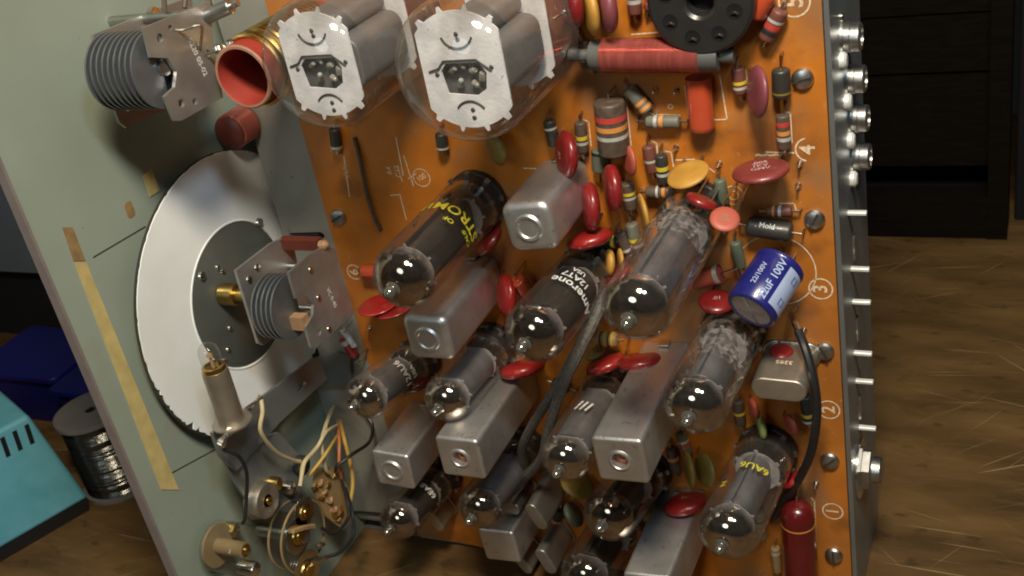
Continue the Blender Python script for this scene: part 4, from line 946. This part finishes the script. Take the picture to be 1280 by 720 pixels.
t.part('collar', MB().lathe(b_ + d * -.5, d, [(3.0, 0), (4.5, .2), (4.3, 2.2), (3.2, 2.4)], 20), 'brass')
pr = [(3.4, 0), (3.9, 3), (3.9, 6)] + [(3.9 * math.cos(math.radians(15 * i)), 6 + 4.2 * math.sin(math.radians(15 * i))) for i in range(1, 6)] + [(0, 10.3)]
t.part('bulb', MB().lathe(b_ + d * 1, d, pr, 20), 'glass')
t.part('filament_stem', MB().cyl(b_ + d * 1, b_ + d * 5, .9, .5).lathe(b_ + d * 5.2, d, [(0, 0), (1.3, .5), (1.0, 1.4), (0, 1.8)], 8), 'copperish')
t.part('holder_clip', MB().lathe(b_ - d * 1.5 + N * -5.2, d, [(0, 0), (1.7, .3), (1.9, 1.4), (1.4, 2.6), (0, 3)], 10), 'solder')
t.part('flange', MB().lathe(a, d, [(0, -.7), (R + 2.6, -.7), (R + 2.6, 0), (0, 0)], 28), 'tin')
t.part('solder_lug', MB().rod([ap(298, 522, UK + 8), ap(316, 506, UK + 9), ap(326, 496, UK + 10)], lambda q: 1.1 + .5 * math.sin(q * 7), 7), 'solder')
t.part('solder_lug', MB().rod([ap(292, 532, UK + 9), ap(282, 545, UK + 10), ap(275, 558, UK + 9)], lambda q: 1.5 + .5 * math.sin(q * 9), 7), 'solder')

def control(label, px, py, u, R, l, m, name='potentiometer', rim=True, hub='brass'):
    c_ = ap(px, py, u); t = Thing(name, label, 'control', c_)
    t.part('cover', MB().lathe(Vec((u - l, c_[1], c_[2])), U, [(0, 0), (R * .92, 0), (R * .92, l - 1), (R * .88, l), (0, l)], 32), m)
    if rim: t.part('rim', MB().lathe(Vec((u - l, c_[1], c_[2])), U, [(R * .9, 0), (R, .2), (R, 1.6), (R * .9, 1.8)], 32), 'tin')
    if m == 'clear': t.part('spindle', MB().cyl(c_ - U * l, c_ - U * .5, 3.2, bev=.3).lathe(c_ - U * l, U, [(0, 0.2), (R * .8, .2), (R * .8, 1.2), (0, 1.2)], 24), 'wafer')
    t.part('hub', MB().lathe(c_, U, [(0, 1.4), (1.2, 1.3), (1.6, 1), (1.7, 0), (2.6, 0)], 14), hub)
    return t
control('grey round control with a small brass hub, above the clear switch discs', 335, 626, -108, 8.0, 6, 'tin')
control('clear cylindrical control cover at the bottom of the panel', 308, 688, -112, 11, 15, 'clear', rim=False, hub='brass')
t = Thing('rotary_switch', 'clear round switch discs with brass and white metal contacts at the lower left', 'switch', ap(378, 668, -106))
c_ = ap(378, 670, -106)
for du, R in ((0, 14.8), (-7, 13.8)):
    t.part('clear_disc', MB().lathe(c_ + U * du, U, [(0, 0), (R, 0), (R, .5), (R - .2, .7), (0, .7)], 44), 'clear')
    t.part('disc_rim', MB().lathe(c_ + U * du, U, [(R - .1, 0), (R + .4, .1), (R + .4, .8), (R - .1, .9)], 44), 'wafer')
for px, py, r in ((380, 640, 3.4), (372, 670, 4.0), (384, 713, 4.6)):
    e = ap(px, py, -104.6); t.part('contact_hub', MB().lathe(e, U, [(0, 1.6), (r * .4, 1.5), (r * .5, 1), (r * .9, .8), (r, 0), (r, -2)], 18), 'brass')
    t.part('washer', MB().lathe(e - U * .3, U, [(r * 1.1, 0), (r * 1.9, 0), (r * 1.9, .5), (r * 1.1, .5)], 22), 'solder')
for q in (((366, 664), (392, 658)), ((388, 706), (408, 697)), ((396, 684), (404, 680))):
    t.part('contact_strip', MB().rod([ap(*q[0], -103.6), ap((q[0][0] + q[1][0]) / 2, (q[0][1] + q[1][1]) / 2 - 1, -103.2), ap(*q[1], -103.6)], 1.2, 6), 'solder' if q[0][0] > 370 else 'wafer')
t.part('centre_shaft', MB().cyl(c_ - U * 22, c_ + U * 2, 3, bev=.4), 'steel')
t = Thing('switch_wafer', 'brown wafer with copper contacts behind the yellow wires', 'switch', ap(405, 605, -114))
ol = [(392, 585), (418, 583), (434, 612), (438, 648), (426, 662), (404, 644), (390, 612)]
t.part('wafer', MB().plate([ap(*q, -114) for q in ol], U, 1.2), 'wafer')
rnd = random.Random(3)
for px, py in ((402, 600), (408, 612), (414, 622), (420, 634), (412, 604), (404, 617), (396, 606), (424, 644), (420, 588)):
    e = ap(px, py, -112.6); t.part('contact', MB().rod([e, e + U * .8 + N * 2 + V * rnd.uniform(-1, 1), e + N * 3.6 + V * rnd.uniform(-1.5, 1.5)], .75, 6), 'copperish' if rnd.random() < .6 else 'gold')
t.part('contact_hook', MB().rod([ap(426, 632, -112.5), ap(427, 642, -112.2), ap(420, 648, -112), ap(416, 642, -112)], .8, 6), 'gold')
t = Thing('dark_bushing', 'dark bushing where the pale twisted wires meet', 'bushing', ap(373, 578, -112))
t.part('bushing', MB().lathe(ap(373, 581, -112.4), U, [(0, 0), (4.2, 0), (4.2, 3), (3.4, 3.6), (0, 3.6)], 18), 'rdark')
for label, px, py, u, r in (('brass screw head on the panel beside the clear control cover', 292, 663, -126, 3.2), ('brass screw head above the grey control', 346, 604, -109.5, 2.6), ('silver screw head right of the brass one above the grey control', 363, 610, -109.5, 2.7), ('bright screw at the bottom of the clear control cover', 317, 711, -107, 3.0)):
    e = ap(px, py, u); t = Thing('screw_head', label, 'screw', e, solo=True)
    t.part('screw_head', MB().lathe(e, U, [(0, 2.2), (r * .5, 2.1), (r * .9, 1.5), (r, .8), (r, -6), (0, -6)], 6 if px == 292 else 16), 'brass' if px in (292, 346) else 'solder')
# wires of the lower left
def pw(*q): return [ap(x, y, u) for x, y, u in q]
WG = 'thin wires at the lower left'
def wire(label, pts, r, m): cable(label, pts, r, m, 'wire', 'insulated_wire', WG)
wire('cream wire curving down from the dial lamp to the dark bushing', pw((326, 497, -102), (328, 515, -101), (326, 540, -102), (345, 565, -105), (365, 575, -108), (375, 577, -109)), .85, 'cream')
wire('pale twisted wire from the chassis gap to the dark bushing, left strand', pw((417, 508, -122), (408, 530, -112), (404, 548, -110), (391, 565, -109), (379, 580, -108), (376, 605, -108)), .8, 'cream')
wire('pale twisted wire beside the left strand, ending at the wafer', pw((414, 512, -122), (406, 535, -111), (402, 555, -109), (407, 585, -110), (412, 592, -111)), .8, 'cream')
wire('short pale wire looping from the chassis gap down to the switch', pw((425, 530, -120), (408, 540, -109), (396, 560, -108), (382, 576, -107), (378, 590, -107), (375, 608, -106)), .8, 'cream')
wire('yellow wire running down along the chassis edge, outer one', pw((425, 526, -121), (430, 548, -112), (438, 580, -110), (441, 605, -110), (437, 632, -111)), .85, 'wyellow')
wire('orange wire running down along the chassis edge, inner one', pw((422, 526, -121), (424, 550, -112), (424, 580, -110), (427, 600, -112)), .75, 'worange')
wire('brown yellow wire from the wafer up to the chassis gap', pw((385, 595, -111), (398, 580, -109), (412, 560, -108), (424, 540, -119)), .7, 'wyellow')
wire('black wire sagging from the small grey valve over the chassis to the wafer', [bp(452, 512, 1), bp(465, 530, 4), bp(462, 552, 8), ap(440, 568, -104), ap(422, 582, -108), ap(419, 590, -110)], .8, 'black')
wire('black wire dropping from the dial lamp to the brass screw', pw((279, 562, -103), (298, 570, -101), (308, 590, -104), (308, 620, -106), (306, 648, -107), (303, 654, -109)), .75, 'black')
wire('black wire from the wafer down to the middle of the clear disc', pw((427, 600, -110), (434, 625, -103), (435, 648, -101), (418, 667, -101), (402, 660, -103)), .8, 'black')
wire('long black wire looping right of the clear discs', pw((432, 610, -110), (440, 640, -102), (441, 670, -100), (425, 690, -100), (408, 696, -103)), .8, 'black')
wire('thin black wire lying on the chassis corner', [bp(441, 640, .8), bp(458, 640.5, .8), bp(476, 642, .8)], .5, 'black')

# ------------------------------------------------------------------ things left of the panel
e = tp(165, 632, BENCH); R = 18.6
t = Thing('solder_spool', 'spool of dark solder wire with a grey end flange on the bench beside the panel', 'spool', e); z1 = 49
e = tp(152, 602, BENCH); t.ob.matrix_world = Matrix.Translation(world(e)) @ B2W.to_4x4(); t.base = e
t.part('flange', MB().lathe(e, V, [(3, z1 - 2), (3, z1), (R + 1.3, z1), (R + 1.5, z1 - .6), (R + 1.5, z1 - 2.4), (3, z1 - 2.4)], 44), 'spool')
t.part('flange', MB().lathe(e, V, [(0, .1), (R + 1.5, .1), (R + 1.5, 2.2), (0, 2.2)], 44), 'spool')
pr = [(4, 2.2)] + sum([[(R - 0.75 - random.random() * .12, 2.4 + i * 1.2), (R - .3 - random.random() * .12, 3.0 + i * 1.2)] for i in range(37)], []) + [(4, z1 - 2.4)]
t.part('solder_winding', MB().lathe(e, V, pr, 44), 'solderwire', sharp=70)
t.part('core_hole', MB().lathe(e, V, [(0, z1 - .8), (3.2, z1 - .7), (3.9, z1 + .05), (4.0, z1 + .03)], 3), 'dark')

# soldering station: a cyan housing with tapering front, dark base
q = [tp(118, 637, BENCH), tp(-10, 712, BENCH)]
D0 = (q[1] - q[0]); D0[1] = 0; D0.normalize(); D1 = Vec((0, 1, 0)).cross(D0); D1.normalize()
if D1.dot(N) > 0: D1 = -D1                      # away from the viewer
c0 = q[0]
t = Thing('soldering_station', 'cyan soldering station with dark vent slots and a black base', 'soldering station', c0 + D0 * 60 + D1 * 40)
def sp(a, v, dd): return c0 + D0 * a + V * v + D1 * dd
def hexa(mb, lo, hi, v0, v1, mi=0):
    a0, a1, d0, d1 = lo; b0, b1, e0, e1 = hi
    vs = [sp(a0, v0, d0), sp(a1, v0, d0), sp(a1, v0, d1), sp(a0, v0, d1), sp(b0, v1, e0), sp(b1, v1, e0), sp(b1, v1, e1), sp(b0, v1, e1)]
    return mb.add(vs, [(0, 1, 2, 3), (4, 7, 6, 5), (0, 4, 5, 1), (1, 5, 6, 2), (2, 6, 7, 3), (3, 7, 4, 0)], mi)
t.part('base', hexa(MB(), (2, 118, 2, 88), (1, 119, 1, 89), .2, 8), 'black')
hs = t.part('housing', hexa(MB(), (0, 120, 0, 90), (9, 111, 5, 82), 8.05, 66), 'cyan')
bv = hs.modifiers.new('soft_edges', 'BEVEL'); bv.width = .0022; bv.segments = 3; bv.limit_method = 'ANGLE'
sl = MB()
for i in range(5):
    a = 12 + i * 6.4; f = lambda v: (v - 8) / 58 * 5 - .15
    sl.add([sp(a, 51, f(51)), sp(a + 2.4, 51, f(51)), sp(a + 1.2, 62, f(62)), sp(a - 1.2, 62, f(62))], [(0, 1, 2, 3)])
t.part('vent_slots', sl, 'dark')
# blue bins
for label, p, w, d_, hgt in (('dark blue plastic bin behind the cyan soldering station', Vec((-400, BENCH, -75)), 62, 46, 36), ('dark blue plastic bin behind the solder spool', Vec((-322, BENCH, -60)), 50, 46, 40)):
    t = Thing('storage_bin', label, 'bin', p)
    t.part('bin_wall', MB().rprism(p + V * .1, U, V, w, d_, hgt, 4, .6, taper=1.12), 'bin')
    t.part('rim', MB().rprism(p + V * (hgt - 3), U, V, w * 1.12 + 4, d_ * 1.12 + 4, 3.2, 5, .8), 'bin')
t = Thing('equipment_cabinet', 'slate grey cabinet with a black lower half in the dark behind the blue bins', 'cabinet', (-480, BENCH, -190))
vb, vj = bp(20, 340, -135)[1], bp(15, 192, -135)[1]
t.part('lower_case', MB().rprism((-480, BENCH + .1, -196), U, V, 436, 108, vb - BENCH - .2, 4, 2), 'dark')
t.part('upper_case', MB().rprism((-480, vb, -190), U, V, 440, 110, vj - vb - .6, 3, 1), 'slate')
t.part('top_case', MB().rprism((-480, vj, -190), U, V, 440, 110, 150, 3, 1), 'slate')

# ------------------------------------------------------------------ light, world, camera
def area(name, p, target, size, power, col):
    li = bpy.data.lights.new(name, 'AREA'); li.shape = 'DISK'; li.size = size * S; li.energy = power; li.color = col
    o = bpy.data.objects.new(name, li); COL.objects.link(o); o.location = world(p)
    o.rotation_euler = (world(target) - world(p)).to_track_quat('-Z', 'Y').to_euler(); return o
area('bench_lamp', (170, 540, 320), (60, -20, 0), 120, 4.9, (1.0, 0.86, 0.66))
area('ring_lamp', (330, 520, 320), (40, -20, 0), 80, 1.2, (0.62, 0.82, 1.0))
area('room_lamp', (-60, 380, 800), (-60, 0, 0), 280, 0.8, (0.88, 1.0, 0.98))
wd = bpy.data.worlds.new('World'); scene.world = wd; wd.use_nodes = True
nt = wd.node_tree; bg = nt.nodes['Background']     # the dim workshop around: warm patches on dark
tc = nt.nodes.new('ShaderNodeTexCoord'); nz = nt.nodes.new('ShaderNodeTexNoise'); nz.inputs['Scale'].default_value = 2.2; nz.inputs['Detail'].default_value = 2
rp = nt.nodes.new('ShaderNodeValToRGB'); rp.color_ramp.elements[0].position = .42; rp.color_ramp.elements[1].position = .66
rp.color_ramp.elements[0].color = (.05, .05, .055, 1); rp.color_ramp.elements[1].color = (1.0, .78, .58, 1)
nt.links.new(tc.outputs['Generated'], nz.inputs['Vector']); nt.links.new(nz.outputs['Fac'], rp.inputs['Fac']); nt.links.new(rp.outputs['Color'], bg.inputs[0]); bg.inputs[1].default_value = 0.03
cam = bpy.data.cameras.new('camera'); co = bpy.data.objects.new('camera', cam); COL.objects.link(co)
cam.sensor_width = 36; cam.lens = 36 * F / 1280; cam.clip_start = .01; cam.clip_end = 20
Rw = B2W @ Matrix(CAMR).transposed(); co.matrix_world = Matrix.Translation(world(EYE)) @ Rw.to_4x4(); scene.camera = co
cam.dof.use_dof = True; cam.dof.focus_distance = 0.375; cam.dof.aperture_fstop = 32
vs = scene.view_settings; vs.view_transform = 'Standard'; vs.look = 'None'; vs.gamma = 1; vs.use_curve_mapping = False; vs.exposure = 0.08
scene.cycles.transparent_max_bounces = 40; scene.cycles.max_bounces = 8; scene.cycles.use_denoising = True; scene.cycles.filter_width = 1.9
